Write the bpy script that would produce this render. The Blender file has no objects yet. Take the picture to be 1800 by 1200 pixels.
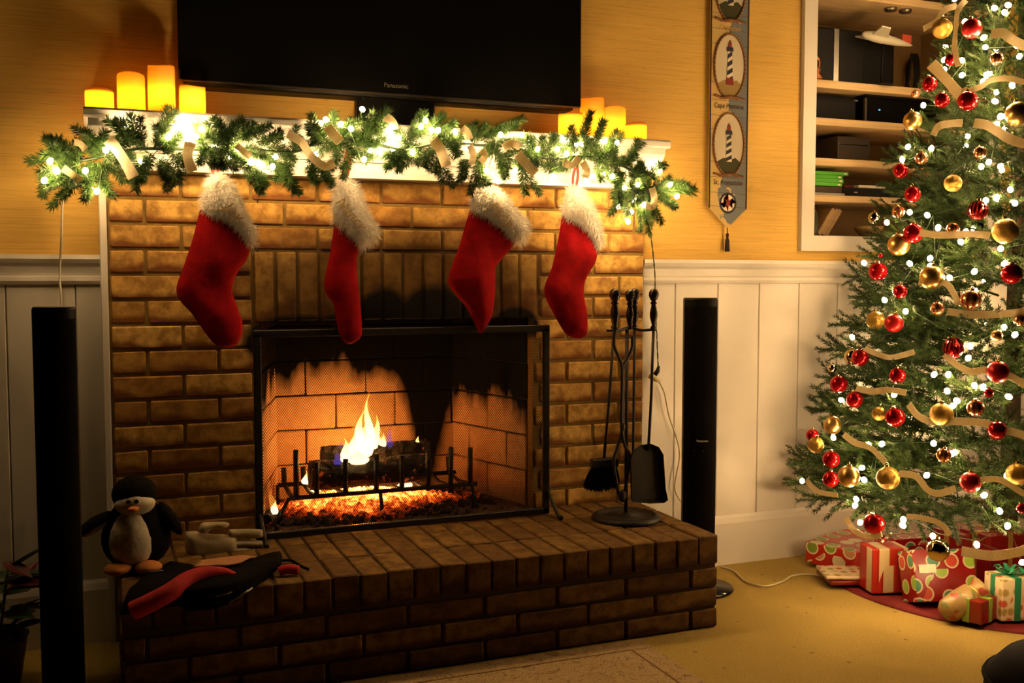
import bpy, bmesh, math, random
from mathutils import Vector, Matrix, Euler, noise
from mathutils.geometry import delaunay_2d_cdt
random.seed(7)
S = bpy.context.scene
COL = S.collection
# ------------------------------------------------------------------ camera, world, exposure
CAM = Vector((0.0, -3.36, 1.13)); YAW = math.radians(22.0); PIT = math.atan(110/1800); FPX = 1800.0
cd = bpy.data.cameras.new('camera'); cam = bpy.data.objects.new('camera', cd); COL.objects.link(cam)
cd.sensor_width = 36.0; cd.lens = 36.0; cd.clip_start = 0.02
cam.location = CAM; cam.rotation_euler = (math.pi/2 - PIT, 0, -YAW)
S.camera = cam
S.view_settings.view_transform = 'Standard'; S.view_settings.look = 'None'
S.view_settings.exposure = 0.0; S.view_settings.gamma = 1.0; S.view_settings.use_curve_mapping = False
wd = bpy.data.worlds.new('night'); S.world = wd; wd.use_nodes = True
wd.node_tree.nodes['Background'].inputs[0].default_value = (1.0, 0.75, 0.5, 1); wd.node_tree.nodes['Background'].inputs[1].default_value = 0.0006
S.cycles.caustics_reflective = False; S.cycles.caustics_refractive = False
S.cycles.sample_clamp_indirect = 3.0; S.cycles.max_bounces = 6; S.cycles.diffuse_bounces = 3; S.cycles.transparent_max_bounces = 16
BULB_G = 400.0      # garland bulbs
BULB_T = 305.0      # tree bulbs
CANDLE = 84.0
FIRE_W = 22.0
# ------------------------------------------------------------------ camera geometry (to place real things at real distances)
FW = Vector((math.sin(YAW)*math.cos(PIT), math.cos(YAW)*math.cos(PIT), -math.sin(PIT)))
RT = Vector((math.cos(YAW), -math.sin(YAW), 0)); UP = RT.cross(FW)
def ray(x, y): return FW + RT*((x-900)/FPX) - UP*((y-600)/FPX)
def PY(x, y, Y): d = ray(x, y); return CAM + d*((Y-CAM.y)/d.y)
def PZ(x, y, Z): d = ray(x, y); return CAM + d*((Z-CAM.z)/d.z)
def mpp(p): return (p-CAM).dot(FW)/FPX           # metres for one photo pixel at p
# ------------------------------------------------------------------ materials
MATS = {}
def nm(name):
    m = bpy.data.materials.new(name); m.use_nodes = True; MATS[name] = m
    return m, m.node_tree.nodes, m.node_tree.links, m.node_tree.nodes['Principled BSDF']
def ramp(N, stops, interp='LINEAR'):
    r = N.new('ShaderNodeValToRGB'); cr = r.color_ramp; cr.interpolation = interp
    while len(cr.elements) < len(stops): cr.elements.new(0.5)
    for e, (p, c) in zip(cr.elements, stops): e.position = p; e.color = (*c, 1) if len(c) == 3 else c
    return r
def tex(N, L, kind, scale, coord='Object', stretch=None, **kw):
    tc = N.new('ShaderNodeTexCoord'); t = N.new('ShaderNodeTex'+kind)
    src = tc.outputs[coord]
    if stretch:
        mp = N.new('ShaderNodeMapping'); mp.inputs['Scale'].default_value = stretch; L.new(src, mp.inputs[0]); src = mp.outputs[0]
    L.new(src, t.inputs['Vector'])
    if 'Scale' in t.inputs: t.inputs['Scale'].default_value = scale
    for k, v in kw.items():
        if k in t.inputs: t.inputs[k].default_value = v
        else: setattr(t, k, v)
    return t
def bump(N, L, P, src, st, dist=0.01):
    b = N.new('ShaderNodeBump'); b.inputs['Strength'].default_value = st; b.inputs['Distance'].default_value = dist
    L.new(src, b.inputs['Height']); L.new(b.outputs[0], P.inputs['Normal']); return b
def mat(name, col, rough=0.6, metal=0.0, var=0.0, scale=20, bmp=0.0, sheen=0.0, coat=0.0, stretch=None, spec=None):
    m, N, L, P = nm(name)
    P.inputs['Base Color'].default_value = (*col, 1); P.inputs['Roughness'].default_value = rough; P.inputs['Metallic'].default_value = metal
    if sheen: P.inputs['Sheen Weight'].default_value = sheen; P.inputs['Sheen Roughness'].default_value = 0.4; P.inputs['Sheen Tint'].default_value = (*col, 1)
    if coat: P.inputs['Coat Weight'].default_value = coat
    if spec is not None: P.inputs['Specular IOR Level'].default_value = spec
    if var or bmp:
        t = tex(N, L, 'Noise', scale, stretch=stretch, Detail=5.0)
        if var:
            r = ramp(N, [(0.3, tuple(c*(1-var) for c in col)), (0.7, tuple(min(1, c*(1+var)) for c in col))])
            L.new(t.outputs[0], r.inputs[0]); L.new(r.outputs[0], P.inputs['Base Color'])
        if bmp: bump(N, L, P, t.outputs[0], bmp)
    return m
def emat(name, col, st):
    m, N, L, P = nm(name); N.remove(P)
    e = N.new('ShaderNodeEmission'); e.inputs[0].default_value = (*col, 1); e.inputs[1].default_value = st
    L.new(e.outputs[0], N['Material Output'].inputs[0]); return m
def mixc(N, L, fac, a, b, blend='MIX'):
    x = N.new('ShaderNodeMix'); x.data_type = 'RGBA'; x.blend_type = blend
    for sock, v in ((x.inputs[0], fac), (x.inputs[6], a), (x.inputs[7], b)):
        if hasattr(v, 'is_linked'): L.new(v, sock)
        else: sock.default_value = v if isinstance(v, (int, float)) else (*v, 1)
    return x.outputs[2]
def mth(N, L, op, a, b=None, c=None, clamp=False):
    x = N.new('ShaderNodeMath'); x.operation = op; x.use_clamp = clamp
    for i, v in enumerate((a, b, c)):
        if v is None: continue
        if hasattr(v, 'is_linked'): L.new(v, x.inputs[i])
        else: x.inputs[i].default_value = v
    return x.outputs[0]
def soot_shade_factor(N, L, lobes, edge=0.10):
    """mask for soot stains and painted garland shade on the masonry: union of ellipses in the wall plane"""
    g = N.new('ShaderNodeNewGeometry'); sp = N.new('ShaderNodeSeparateXYZ'); L.new(g.outputs['Position'], sp.inputs[0])
    nt = N.new('ShaderNodeTexNoise'); nt.inputs['Scale'].default_value = 14; L.new(g.outputs['Position'], nt.inputs['Vector'])
    best = None
    for (cx, cz, rx, rz) in lobes:
        a = mth(N, L, 'MULTIPLY', mth(N, L, 'SUBTRACT', sp.outputs[0], cx), 1/rx)
        b = mth(N, L, 'MULTIPLY', mth(N, L, 'SUBTRACT', sp.outputs[2], cz), 1/rz)
        d = mth(N, L, 'SQRT', mth(N, L, 'ADD', mth(N, L, 'MULTIPLY', a, a), mth(N, L, 'MULTIPLY', b, b)))
        best = d if best is None else mth(N, L, 'MINIMUM', best, d)
    best = mth(N, L, 'ADD', best, mth(N, L, 'MULTIPLY', mth(N, L, 'SUBTRACT', nt.outputs[0], 0.5), 0.22))
    mr = N.new('ShaderNodeMapRange'); mr.inputs[1].default_value = 1+edge; mr.inputs[2].default_value = 1-edge
    L.new(best, mr.inputs[0]); return mr.outputs[0]
LOBES = []
for (x, y, rx, ry) in ((676, 575, 48, 68), (762, 585, 74, 82), (908, 572, 40, 32), (600, 602, 120, 48), (800, 602, 120, 44), (520, 598, 85, 44)):
    p = PY(x, y, 0.0); m_ = mpp(p); LOBES.append((p.x, p.z, rx*m_/0.92, ry*m_))
p = PY(712, 500, 0.0); m_ = mpp(p); SMOKE_SHADE = [(p.x, p.z, 275*m_/0.92, 92*m_), (p.x, p.z-0.06, 255*m_/0.92, 80*m_)]      # years of smoke on the lintel course, and garland shadow painted in above it
def brick_mat(name, light, dark, burnt, soot=None, sootcol=(0.006, 0.005, 0.004)):
    m, N, L, P = nm(name)
    oi = N.new('ShaderNodeObjectInfo')
    tc = N.new('ShaderNodeTexCoord')
    ad = N.new('ShaderNodeVectorMath'); ad.operation = 'ADD'
    sc = N.new('ShaderNodeVectorMath'); sc.operation = 'SCALE'; sc.inputs[0].default_value = (31, 17, 23); L.new(oi.outputs['Random'], sc.inputs['Scale'])
    L.new(tc.outputs['Object'], ad.inputs[0]); L.new(sc.outputs[0], ad.inputs[1])
    n1 = N.new('ShaderNodeTexNoise'); n1.inputs['Scale'].default_value = 22; n1.inputs['Detail'].default_value = 6; n1.inputs['Roughness'].default_value = 0.65; L.new(ad.outputs[0], n1.inputs['Vector'])
    n2 = N.new('ShaderNodeTexNoise'); n2.inputs['Scale'].default_value = 7; n2.inputs['Detail'].default_value = 3; L.new(ad.outputs[0], n2.inputs['Vector'])
    n3 = N.new('ShaderNodeTexNoise'); n3.inputs['Scale'].default_value = 160; n3.inputs['Detail'].default_value = 3; L.new(ad.outputs[0], n3.inputs['Vector'])
    base = mixc(N, L, oi.outputs['Random'], light, dark)
    r1 = ramp(N, [(0.40, (0, 0, 0)), (0.62, (1, 1, 1))]); L.new(n1.outputs[0], r1.inputs[0])
    base = mixc(N, L, mth(N, L, 'MULTIPLY', r1.outputs[0], 0.70), base, tuple(c*k_ for c, k_ in zip(dark, (0.42, 0.36, 0.36))))
    # kiln-flashed lower edge of each brick
    sp = N.new('ShaderNodeSeparateXYZ'); L.new(tc.outputs['Generated'], sp.inputs[0])
    e = mth(N, L, 'ADD', sp.outputs[2], mth(N, L, 'MULTIPLY', mth(N, L, 'SUBTRACT', n2.outputs[0], 0.5), 1.3))
    re = ramp(N, [(0.12, (1, 1, 1)), (0.40, (0, 0, 0))]); L.new(e, re.inputs[0])
    base = mixc(N, L, mth(N, L, 'MULTIPLY', re.outputs[0], 0.85), base, burnt)
    if soot is not None:
        base = mixc(N, L, mth(N, L, 'MULTIPLY', soot_shade_factor(N, L, SMOKE_SHADE, 0.28), 0.80), base, (0.055, 0.024, 0.007))  # smoke stain, with the garland's shade painted into the same brown
        base = mixc(N, L, soot_shade_factor(N, L, soot), base, sootcol)
    L.new(base, P.inputs['Base Color']); P.inputs['Roughness'].default_value = 0.85; P.inputs['Specular IOR Level'].default_value = 0.25
    h = mth(N, L, 'ADD', n1.outputs[0], mth(N, L, 'MULTIPLY', n3.outputs[0], 0.35))
    bump(N, L, P, h, 0.5, 0.004)
    return m
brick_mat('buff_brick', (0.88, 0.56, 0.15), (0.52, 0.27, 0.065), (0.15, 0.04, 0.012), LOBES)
brick_mat('hearth_brick', (0.24, 0.135, 0.030), (0.125, 0.06, 0.014), (0.04, 0.011, 0.004))
def mortar_mat(name, col, soot=None):
    m, N, L, P = nm(name); t = tex(N, L, 'Noise', 60, Detail=4.0)
    base = mixc(N, L, t.outputs[0], tuple(c*0.6 for c in col), tuple(c*1.3 for c in col))
    if soot is not None:
        base = mixc(N, L, mth(N, L, 'MULTIPLY', soot_shade_factor(N, L, SMOKE_SHADE, 0.28), 0.80), base, (0.04, 0.018, 0.006)); base = mixc(N, L, soot_shade_factor(N, L, soot), base, (0.006, 0.005, 0.004))  # joints take the same smoke and painted garland shade
    L.new(base, P.inputs['Base Color']); P.inputs['Roughness'].default_value = 0.95; bump(N, L, P, t.outputs[0], 0.5, 0.004)
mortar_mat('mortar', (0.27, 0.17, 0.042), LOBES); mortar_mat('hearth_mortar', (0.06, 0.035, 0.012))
# firebrick, with soot that thickens above the fire and runs in streaks
def firebrick(name):
    m, N, L, P = nm(name)
    g = N.new('ShaderNodeNewGeometry'); sp = N.new('ShaderNodeSeparateXYZ'); L.new(g.outputs['Position'], sp.inputs[0])
    n1 = N.new('ShaderNodeTexNoise'); n1.inputs['Scale'].default_value = 5; n1.inputs['Detail'].default_value = 6
    mp = N.new('ShaderNodeMapping'); mp.inputs['Scale'].default_value = (1.6, 1.6, 0.45); L.new(g.outputs['Position'], mp.inputs[0]); L.new(mp.outputs[0], n1.inputs['Vector'])
    n2 = N.new('ShaderNodeTexNoise'); n2.inputs['Scale'].default_value = 45; n2.inputs['Detail'].default_value = 5; L.new(g.outputs['Position'], n2.inputs['Vector'])
    base = mixc(N, L, n2.outputs[0], (0.34, 0.20, 0.10), (0.66, 0.46, 0.28))
    hgt = mth(N, L, 'ADD', mth(N, L, 'MULTIPLY', mth(N, L, 'ADD', mth(N, L, 'SUBTRACT', sp.outputs[2], 0.81), mth(N, L, 'MULTIPLY', mth(N, L, 'ABSOLUTE', mth(N, L, 'SUBTRACT', sp.outputs[0], 0.86)), 0.27)), 3.0), mth(N, L, 'MULTIPLY', n1.outputs[0], 1.0))
    # a sooty plume on the right half of the back wall
    dx = mth(N, L, 'ABSOLUTE', mth(N, L, 'SUBTRACT', sp.outputs[0], 1.20))
    pl = mth(N, L, 'MULTIPLY', mth(N, L, 'SUBTRACT', 0.14, dx), 4.5)
    pl = mth(N, L, 'ADD', pl, mth(N, L, 'MULTIPLY', mth(N, L, 'SUBTRACT', sp.outputs[2], 0.62), 1.2))
    tot = mth(N, L, 'MAXIMUM', hgt, mth(N, L, 'ADD', pl, mth(N, L, 'MULTIPLY', n1.outputs[0], 0.55)))
    r = ramp(N, [(0.40, (0, 0, 0)), (0.60, (1, 1, 1))]); L.new(tot, r.inputs[0])
    base = mixc(N, L, r.outputs[0], base, (0.004, 0.003, 0.0025))
    L.new(base, P.inputs['Base Color']); P.inputs['Roughness'].default_value = 0.95; P.inputs['Specular IOR Level'].default_value = 0.04
    bump(N, L, P, n2.outputs[0], 0.4, 0.004)
firebrick('fire_brick')
mat('soot_black', (0.012, 0.009, 0.007), 0.9, var=0.3)
# grasscloth wallpaper
m, N, L, P = nm('grasscloth')
t1 = tex(N, L, 'Noise', 1.0, coord='Object', stretch=(5, 5, 230), Detail=6.0, Roughness=0.7)
t2 = tex(N, L, 'Noise', 1.0, coord='Object', stretch=(30, 30, 420), Detail=4.0)
t3 = tex(N, L, 'Noise', 2.5, coord='Object', Detail=3.0)
r1 = ramp(N, [(0.25, (0.55, 0.32, 0.055)), (0.5, (0.80, 0.50, 0.105)), (0.8, (0.88, 0.60, 0.15))]); L.new(t1.outputs[0], r1.inputs[0])
r2 = ramp(N, [(0.28, (1, 1, 1)), (0.34, (0, 0, 0))]); L.new(t2.outputs[0], r2.inputs[0])
c = mixc(N, L, mth(N, L, 'MULTIPLY', r2.outputs[0], 0.6), r1.outputs[0], (0.36, 0.18, 0.04))
c = mixc(N, L, mth(N, L, 'MULTIPLY', t3.outputs[0], 0.35), c, (0.66, 0.40, 0.08))
L.new(c, P.inputs['Base Color']); P.inputs['Roughness'].default_value = 0.75; bump(N, L, P, t1.outputs[0], 0.25, 0.003)
mat('white_paint', (0.78, 0.74, 0.66), 0.42, var=0.04, scale=3, bmp=0.02)
mat('mantel_paint', (0.80, 0.77, 0.72), 0.38, var=0.05, scale=9, stretch=(0.3, 1, 3))
mat('shelf_wood', (0.62, 0.44, 0.22), 0.5, var=0.15, scale=12, stretch=(0.4, 2, 8))
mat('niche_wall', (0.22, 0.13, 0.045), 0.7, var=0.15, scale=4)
# carpet
m, N, L, P = nm('carpet')
t1 = tex(N, L, 'Noise', 240, Detail=3.0); t2 = tex(N, L, 'Voronoi', 13, Randomness=0.75); t3 = tex(N, L, 'Noise', 4, Detail=4.0)
r1 = ramp(N, [(0.3, (0.34, 0.235, 0.055)), (0.7, (0.56, 0.41, 0.125))]); L.new(t1.outputs[0], r1.inputs[0])
r2 = ramp(N, [(0.07, (1, 1, 1)), (0.12, (0, 0, 0))]); L.new(t2.outputs['Distance'], r2.inputs[0])
c = mixc(N, L, mth(N, L, 'MULTIPLY', r2.outputs[0], 0.6), r1.outputs[0], (0.12, 0.07, 0.03))
c = mixc(N, L, mth(N, L, 'MULTIPLY', t3.outputs[0], 0.3), c, (0.30, 0.21, 0.05))
L.new(c, P.inputs['Base Color']); P.inputs['Roughness'].default_value = 0.95; P.inputs['Specular IOR Level'].default_value = 0.1; bump(N, L, P, t1.outputs[0], 0.8, 0.008)
# rug with faint scroll pattern
m, N, L, P = nm('rug_pile')
t1 = tex(N, L, 'Noise', 260, Detail=3.0); t2 = tex(N, L, 'Voronoi', 7.5, feature='DISTANCE_TO_EDGE', Randomness=1.0); t3 = tex(N, L, 'Noise', 11, Detail=3.0, Distortion=2.5)
r1 = ramp(N, [(0.3, (0.33, 0.22, 0.10)), (0.7, (0.52, 0.37, 0.19))]); L.new(t1.outputs[0], r1.inputs[0])
r3 = ramp(N, [(0.49, (0, 0, 0)), (0.5, (1, 1, 1)), (0.515, (1, 1, 1)), (0.525, (0, 0, 0))]); L.new(t3.outputs[0], r3.inputs[0])
c = mixc(N, L, mth(N, L, 'MULTIPLY', r3.outputs[0], 0.75), r1.outputs[0], (0.10, 0.05, 0.02))
L.new(c, P.inputs['Base Color']); P.inputs['Roughness'].default_value = 0.95; P.inputs['Specular IOR Level'].default_value = 0.1; bump(N, L, P, t1.outputs[0], 0.6, 0.006)
mat('rug_border', (0.27, 0.16, 0.065), 0.95, var=0.25, scale=120, bmp=0.4)
mat('black_gloss', (0.005, 0.005, 0.005), 0.14, spec=0.25); mat('black_plastic', (0.006, 0.006, 0.006), 0.45, spec=0.15); mat('black_cloth', (0.007, 0.006, 0.006), 0.95, var=0.2, scale=60, spec=0.03)
mat('speaker_black', (0.005, 0.005, 0.005), 0.5, spec=0.12)
mat('tv_trim', (0.22, 0.19, 0.15), 0.28, 0.9); mat('print_grey', (0.16, 0.14, 0.10), 0.5); mat('print_white', (0.9, 0.88, 0.8), 0.5)
mat('silver', (0.30, 0.28, 0.25), 0.3, 0.95); mat('iron', (0.016, 0.013, 0.011), 0.5, 0.4, var=0.3, scale=40); mat('iron_gloss', (0.02, 0.015, 0.012), 0.25, 0.5)
mat('stocking_red', (0.26, 0.003, 0.005), 0.9, sheen=0.0, spec=0.08, var=0.18, scale=35, bmp=0.25)
mat('red_cord', (0.50, 0.01, 0.012), 0.6); mat('fur_white', (0.86, 0.80, 0.70), 0.9, var=0.08, scale=50)
mat('gold_thread', (0.42, 0.27, 0.08), 0.4, 0.5); mat('toe_piping', (0.5, 0.03, 0.02), 0.7)
def leafmat(name, a, b):
    m, N, L, P = nm(name); oi = N.new('ShaderNodeObjectInfo'); t = tex(N, L, 'Noise', 30)
    f = mth(N, L, 'ADD', mth(N, L, 'MULTIPLY', oi.outputs['Random'], 0.6), mth(N, L, 'MULTIPLY', t.outputs[0], 0.4))
    L.new(mixc(N, L, f, a, b), P.inputs['Base Color']); P.inputs['Roughness'].default_value = 0.6; P.inputs['Specular IOR Level'].default_value = 0.22
leafmat('needle', (0.020, 0.055, 0.012), (0.060, 0.125, 0.030)); leafmat('tree_needle', (0.010, 0.026, 0.005), (0.030, 0.058, 0.011))
mat('twig', (0.06, 0.035, 0.016), 0.8); mat('bark', (0.05, 0.028, 0.013), 0.9, var=0.4, scale=30, bmp=0.5)
m, N, L, P = nm('ribbon')
t = tex(N, L, 'Noise', 90, stretch=(1, 1, 1), Detail=3.0)
rc = mixc(N, L, t.outputs[0], (0.80, 0.67, 0.42), (0.95, 0.86, 0.62)); L.new(rc, P.inputs['Base Color']); P.inputs['Roughness'].default_value = 0.4
tl_ = N.new('ShaderNodeBsdfTranslucent'); L.new(rc, tl_.inputs[0]); mx = N.new('ShaderNodeMixShader'); mx.inputs[0].default_value = 0.5; L.new(P.outputs[0], mx.inputs[1]); L.new(tl_.outputs[0], mx.inputs[2]); L.new(mx.outputs[0], N['Material Output'].inputs[0])
emat('bulb_garland', (1.0, 0.61, 0.26), BULB_G); emat('bulb_tree', (1.0, 0.61, 0.27), BULB_T)
mat('wire_green', (0.015, 0.04, 0.015), 0.5); mat('cord_white', (0.72, 0.66, 0.52), 0.5); mat('cord_cream', (0.62, 0.55, 0.34), 0.5)
# candle wax lit from within
m, N, L, P = nm('wax'); N.remove(P)
tr = N.new('ShaderNodeBsdfTranslucent'); tr.inputs[0].default_value = (1.0, 0.47, 0.022, 1); df = N.new('ShaderNodeBsdfDiffuse'); df.inputs[0].default_value = (0.80, 0.58, 0.20, 1)
mx = N.new('ShaderNodeMixShader'); mx.inputs[0].default_value = 0.3; L.new(tr.outputs[0], mx.inputs[1]); L.new(df.outputs[0], mx.inputs[2]); L.new(mx.outputs[0], N['Material Output'].inputs[0])
emat('candle_led', (1.0, 0.60, 0.16), CANDLE)
mat('ball_red', (0.55, 0.008, 0.012), 0.16, 0.75); mat('ball_red_matte', (0.52, 0.012, 0.014), 0.34, 0.55)
mat('ball_gold', (0.78, 0.50, 0.16), 0.30, 0.95); mat('ball_mirror', (0.85, 0.66, 0.30), 0.06, 1.0); mat('cap_gold', (0.75, 0.55, 0.22), 0.25, 1.0)
m, N, L, P = nm('ball_glitter')
t = tex(N, L, 'Voronoi', 60); r = ramp(N, [(0.0, (0.80, 0.52, 0.12)), (0.6, (0.30, 0.18, 0.025))]); L.new(t.outputs['Color'], r.inputs[0]); L.new(r.outputs[0], P.inputs['Base Color'])
P.inputs['Metallic'].default_value = 0.9; P.inputs['Roughness'].default_value = 0.36; bump(N, L, P, t.outputs['Color'], 0.6, 0.05)
def striped(name, a, b, sc, met=0.85, rg=0.2, bm=0.0):
    m, N, L, P = nm(name); tc = N.new('ShaderNodeTexCoord'); sp = N.new('ShaderNodeSeparateXYZ'); L.new(tc.outputs['Object'], sp.inputs[0])
    an = mth(N, L, 'ARCTAN2', sp.outputs[1], sp.outputs[0]); s = mth(N, L, 'SINE', mth(N, L, 'MULTIPLY', an, sc))
    r = ramp(N, [(0.42, a), (0.58, b)]); L.new(mth(N, L, 'ADD', mth(N, L, 'MULTIPLY', s, 0.5), 0.5), r.inputs[0])
    L.new(r.outputs[0], P.inputs['Base Color']); P.inputs['Metallic'].default_value = met; P.inputs['Roughness'].default_value = rg
    if bm: bump(N, L, P, s, bm, 0.1)
striped('ball_copper', (0.50, 0.10, 0.03), (0.85, 0.55, 0.25), 10); striped('ball_ridged', (0.5, 0.01, 0.01), (0.62, 0.03, 0.02), 16, bm=0.6)
mat('skirt_red', (0.15, 0.003, 0.005), 0.8, sheen=0.15, var=0.25, scale=25, bmp=0.2)
# wrapping papers (flat print): round baubles on red; stripes
def wrap(name, ground, rings, inner, scale):
    m, N, L, P = nm(name)
    tc = N.new('ShaderNodeTexCoord'); v = N.new('ShaderNodeTexVoronoi'); v.voronoi_dimensions = '2D'; v.inputs['Scale'].default_value = scale; v.inputs['Randomness'].default_value = 0.35
    L.new(tc.outputs['UV'], v.inputs['Vector'])
    d = v.outputs['Distance']; col = v.outputs['Color']; sp = N.new('ShaderNodeSeparateColor'); L.new(col, sp.inputs[0])
    rin = ramp(N, [(0.0, inner[0]), (0.34, inner[1]), (0.67, inner[2])], 'CONSTANT'); L.new(sp.outputs[0], rin.inputs[0])
    big = mth(N, L, 'LESS_THAN', d, 0.36); sm = mth(N, L, 'LESS_THAN', d, 0.28)
    c = mixc(N, L, big, ground, rings); c = mixc(N, L, sm, c, rin.outputs[0])
    L.new(c, P.inputs['Base Color']); P.inputs['Roughness'].default_value = 0.25; P.inputs['Coat Weight'].default_value = 0.3
wrap('paper_bauble', (0.48, 0.016, 0.010), (0.80, 0.70, 0.45), [(0.22, 0.34, 0.05), (0.62, 0.30, 0.16), (0.78, 0.68, 0.42)], 13)
wrap('paper_bauble_big', (0.20, 0.004, 0.004), (0.50, 0.42, 0.25), [(0.24, 0.38, 0.05), (0.40, 0.05, 0.03), (0.05, 0.18, 0.10)], 14)
wrap('paper_cream', (0.72, 0.60, 0.38), (0.60, 0.46, 0.26), [(0.55, 0.10, 0.06), (0.40, 0.30, 0.10), (0.66, 0.50, 0.30)], 26)
m, N, L, P = nm('paper_stripe'); tc = N.new('ShaderNodeTexCoord'); sp = N.new('ShaderNodeSeparateXYZ'); L.new(tc.outputs['UV'], sp.inputs[0])
fr = mth(N, L, 'FRACT', mth(N, L, 'MULTIPLY', sp.outputs[0], 11)); st = ramp(N, [(0.0, (0.55, 0.44, 0.24)), (0.42, (0.38, 0.03, 0.012)), (0.5, (0.36, 0.02, 0.010)), (0.92, (0.28, 0.012, 0.006))], 'CONSTANT'); L.new(fr, st.inputs[0])
L.new(st.outputs[0], P.inputs['Base Color']); P.inputs['Roughness'].default_value = 0.3
m, N, L, P = nm('paper_kraft'); v = tex(N, L, 'Voronoi', 38, coord='Object'); rk = ramp(N, [(0.0, (0.30, 0.20, 0.07)), (0.45, (0.34, 0.24, 0.09)), (0.6, (0.30, 0.05, 0.03)), (0.8, (0.16, 0.17, 0.05))], 'CONSTANT'); sk = N.new('ShaderNodeSeparateColor'); L.new(v.outputs['Color'], sk.inputs[0]); L.new(sk.outputs[0], rk.inputs[0]); L.new(rk.outputs[0], P.inputs['Base Color']); P.inputs['Roughness'].default_value = 0.35
mat('paper_red', (0.19, 0.005, 0.004), 0.3, coat=0.3, var=0.15, scale=12); mat('paper_darkred', (0.14, 0.006, 0.006), 0.3, coat=0.3, var=0.15, scale=12)
mat('ribbon_green', (0.02, 0.22, 0.10), 0.35); mat('ribbon_gold', (0.6, 0.4, 0.12), 0.3, 0.6); mat('tag_white', (0.75, 0.68, 0.52), 0.6); mat('paper_lime', (0.25, 0.40, 0.06), 0.4)
# banner cloth: blue sea and a sandy coast with an uneven shoreline
m, N, L, P = nm('banner_cloth'); tc = N.new('ShaderNodeTexCoord'); sp = N.new('ShaderNodeSeparateXYZ'); L.new(tc.outputs['Object'], sp.inputs[0])
nt = tex(N, L, 'Noise', 9, Detail=5.0, stretch=(1, 0.1, 1)); e = mth(N, L, 'ADD', sp.outputs[0], mth(N, L, 'MULTIPLY', mth(N, L, 'SUBTRACT', nt.outputs[0], 0.5), 0.32))
mr = N.new('ShaderNodeMapRange'); mr.inputs[1].default_value = 0.008; mr.inputs[2].default_value = 0.011; L.new(e, mr.inputs[0])
c = mixc(N, L, mr.outputs[0], (0.62, 0.44, 0.16), (0.17, 0.19, 0.20))
L.new(c, P.inputs['Base Color']); P.inputs['Roughness'].default_value = 0.9; w_ = tex(N, L, 'Noise', 400); bump(N, L, P, w_.outputs[0], 0.4, 0.003)
for nme, colr in (('b_black', (0.02, 0.015, 0.012)), ('b_rope', (0.20, 0.085, 0.03)), ('b_rope_light', (0.55, 0.36, 0.14)), ('b_sky', (0.62, 0.55, 0.40)), ('b_green', (0.05, 0.05, 0.018)), ('b_red', (0.22, 0.03, 0.02)), ('b_white', (0.75, 0.68, 0.54)), ('b_navy', (0.03, 0.03, 0.045)), ('b_line', (0.10, 0.08, 0.05)), ('b_rock', (0.32, 0.22, 0.08))): mat(nme, colr, 0.9)
# screen mesh: fine woven wire
m, N, L, P = nm('wire_mesh'); tc = N.new('ShaderNodeTexCoord'); sp = N.new('ShaderNodeSeparateXYZ'); L.new(tc.outputs['Object'], sp.inputs[0])
a = mth(N, L, 'ADD', sp.outputs[0], mth(N, L, 'MULTIPLY', sp.outputs[2], 0.75)); b = mth(N, L, 'SUBTRACT', sp.outputs[0], mth(N, L, 'MULTIPLY', sp.outputs[2], 0.75))
K = 2*math.pi/0.0075
wa = mth(N, L, 'GREATER_THAN', mth(N, L, 'COSINE', mth(N, L, 'MULTIPLY', a, K)), 0.80); wb = mth(N, L, 'GREATER_THAN', mth(N, L, 'COSINE', mth(N, L, 'MULTIPLY', b, K)), 0.80)
wm = mth(N, L, 'MAXIMUM', wa, wb); P.inputs['Base Color'].default_value = (0.012, 0.009, 0.007, 1); P.inputs['Metallic'].default_value = 0.3; P.inputs['Roughness'].default_value = 0.45
tb = N.new('ShaderNodeBsdfTransparent'); mx = N.new('ShaderNodeMixShader'); L.new(wm, mx.inputs[0]); L.new(tb.outputs[0], mx.inputs[1]); L.new(P.outputs[0], mx.inputs[2]); L.new(mx.outputs[0], N['Material Output'].inputs[0])
# embers, charred wood, flame
m, N, L, P = nm('embers'); n1 = tex(N, L, 'Noise', 38, coord='Object', Detail=6.0, Roughness=0.8); n2 = tex(N, L, 'Noise', 3.2, coord='Object', Detail=2.0)
g = N.new('ShaderNodeNewGeometry'); sp = N.new('ShaderNodeSeparateXYZ'); L.new(g.outputs['Position'], sp.inputs[0])
ey = mth(N, L, 'ABSOLUTE', mth(N, L, 'SUBTRACT', sp.outputs[1], 0.24)); ex = mth(N, L, 'ABSOLUTE', mth(N, L, 'SUBTRACT', sp.outputs[0], 0.86))
heat = mth(N, L, 'SUBTRACT', 1.06, mth(N, L, 'ADD', mth(N, L, 'MULTIPLY', ey, 2.1), mth(N, L, 'MULTIPLY', ex, 1.1)))
hh = mth(N, L, 'MULTIPLY', heat, mth(N, L, 'ADD', mth(N, L, 'MULTIPLY', n1.outputs[0], 0.95), mth(N, L, 'MULTIPLY', n2.outputs[0], 0.35)))
r = ramp(N, [(0.36, (0.0, 0.0, 0.0)), (0.45, (0.14, 0.010, 0.001)), (0.53, (0.9, 0.12, 0.012)), (0.62, (2.4, 0.60, 0.07)), (0.74, (7.0, 3.0, 0.6))]); L.new(hh, r.inputs[0])
L.new(r.outputs[0], P.inputs['Emission Color']); P.inputs['Emission Strength'].default_value = 5.0
P.inputs['Base Color'].default_value = (0.05, 0.035, 0.03, 1); P.inputs['Roughness'].default_value = 0.95
m, N, L, P = nm('charred_log'); n1 = tex(N, L, 'Noise', 18, coord='Object', Detail=6.0, Roughness=0.7); v1 = tex(N, L, 'Voronoi', 26, coord='Object')
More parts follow.
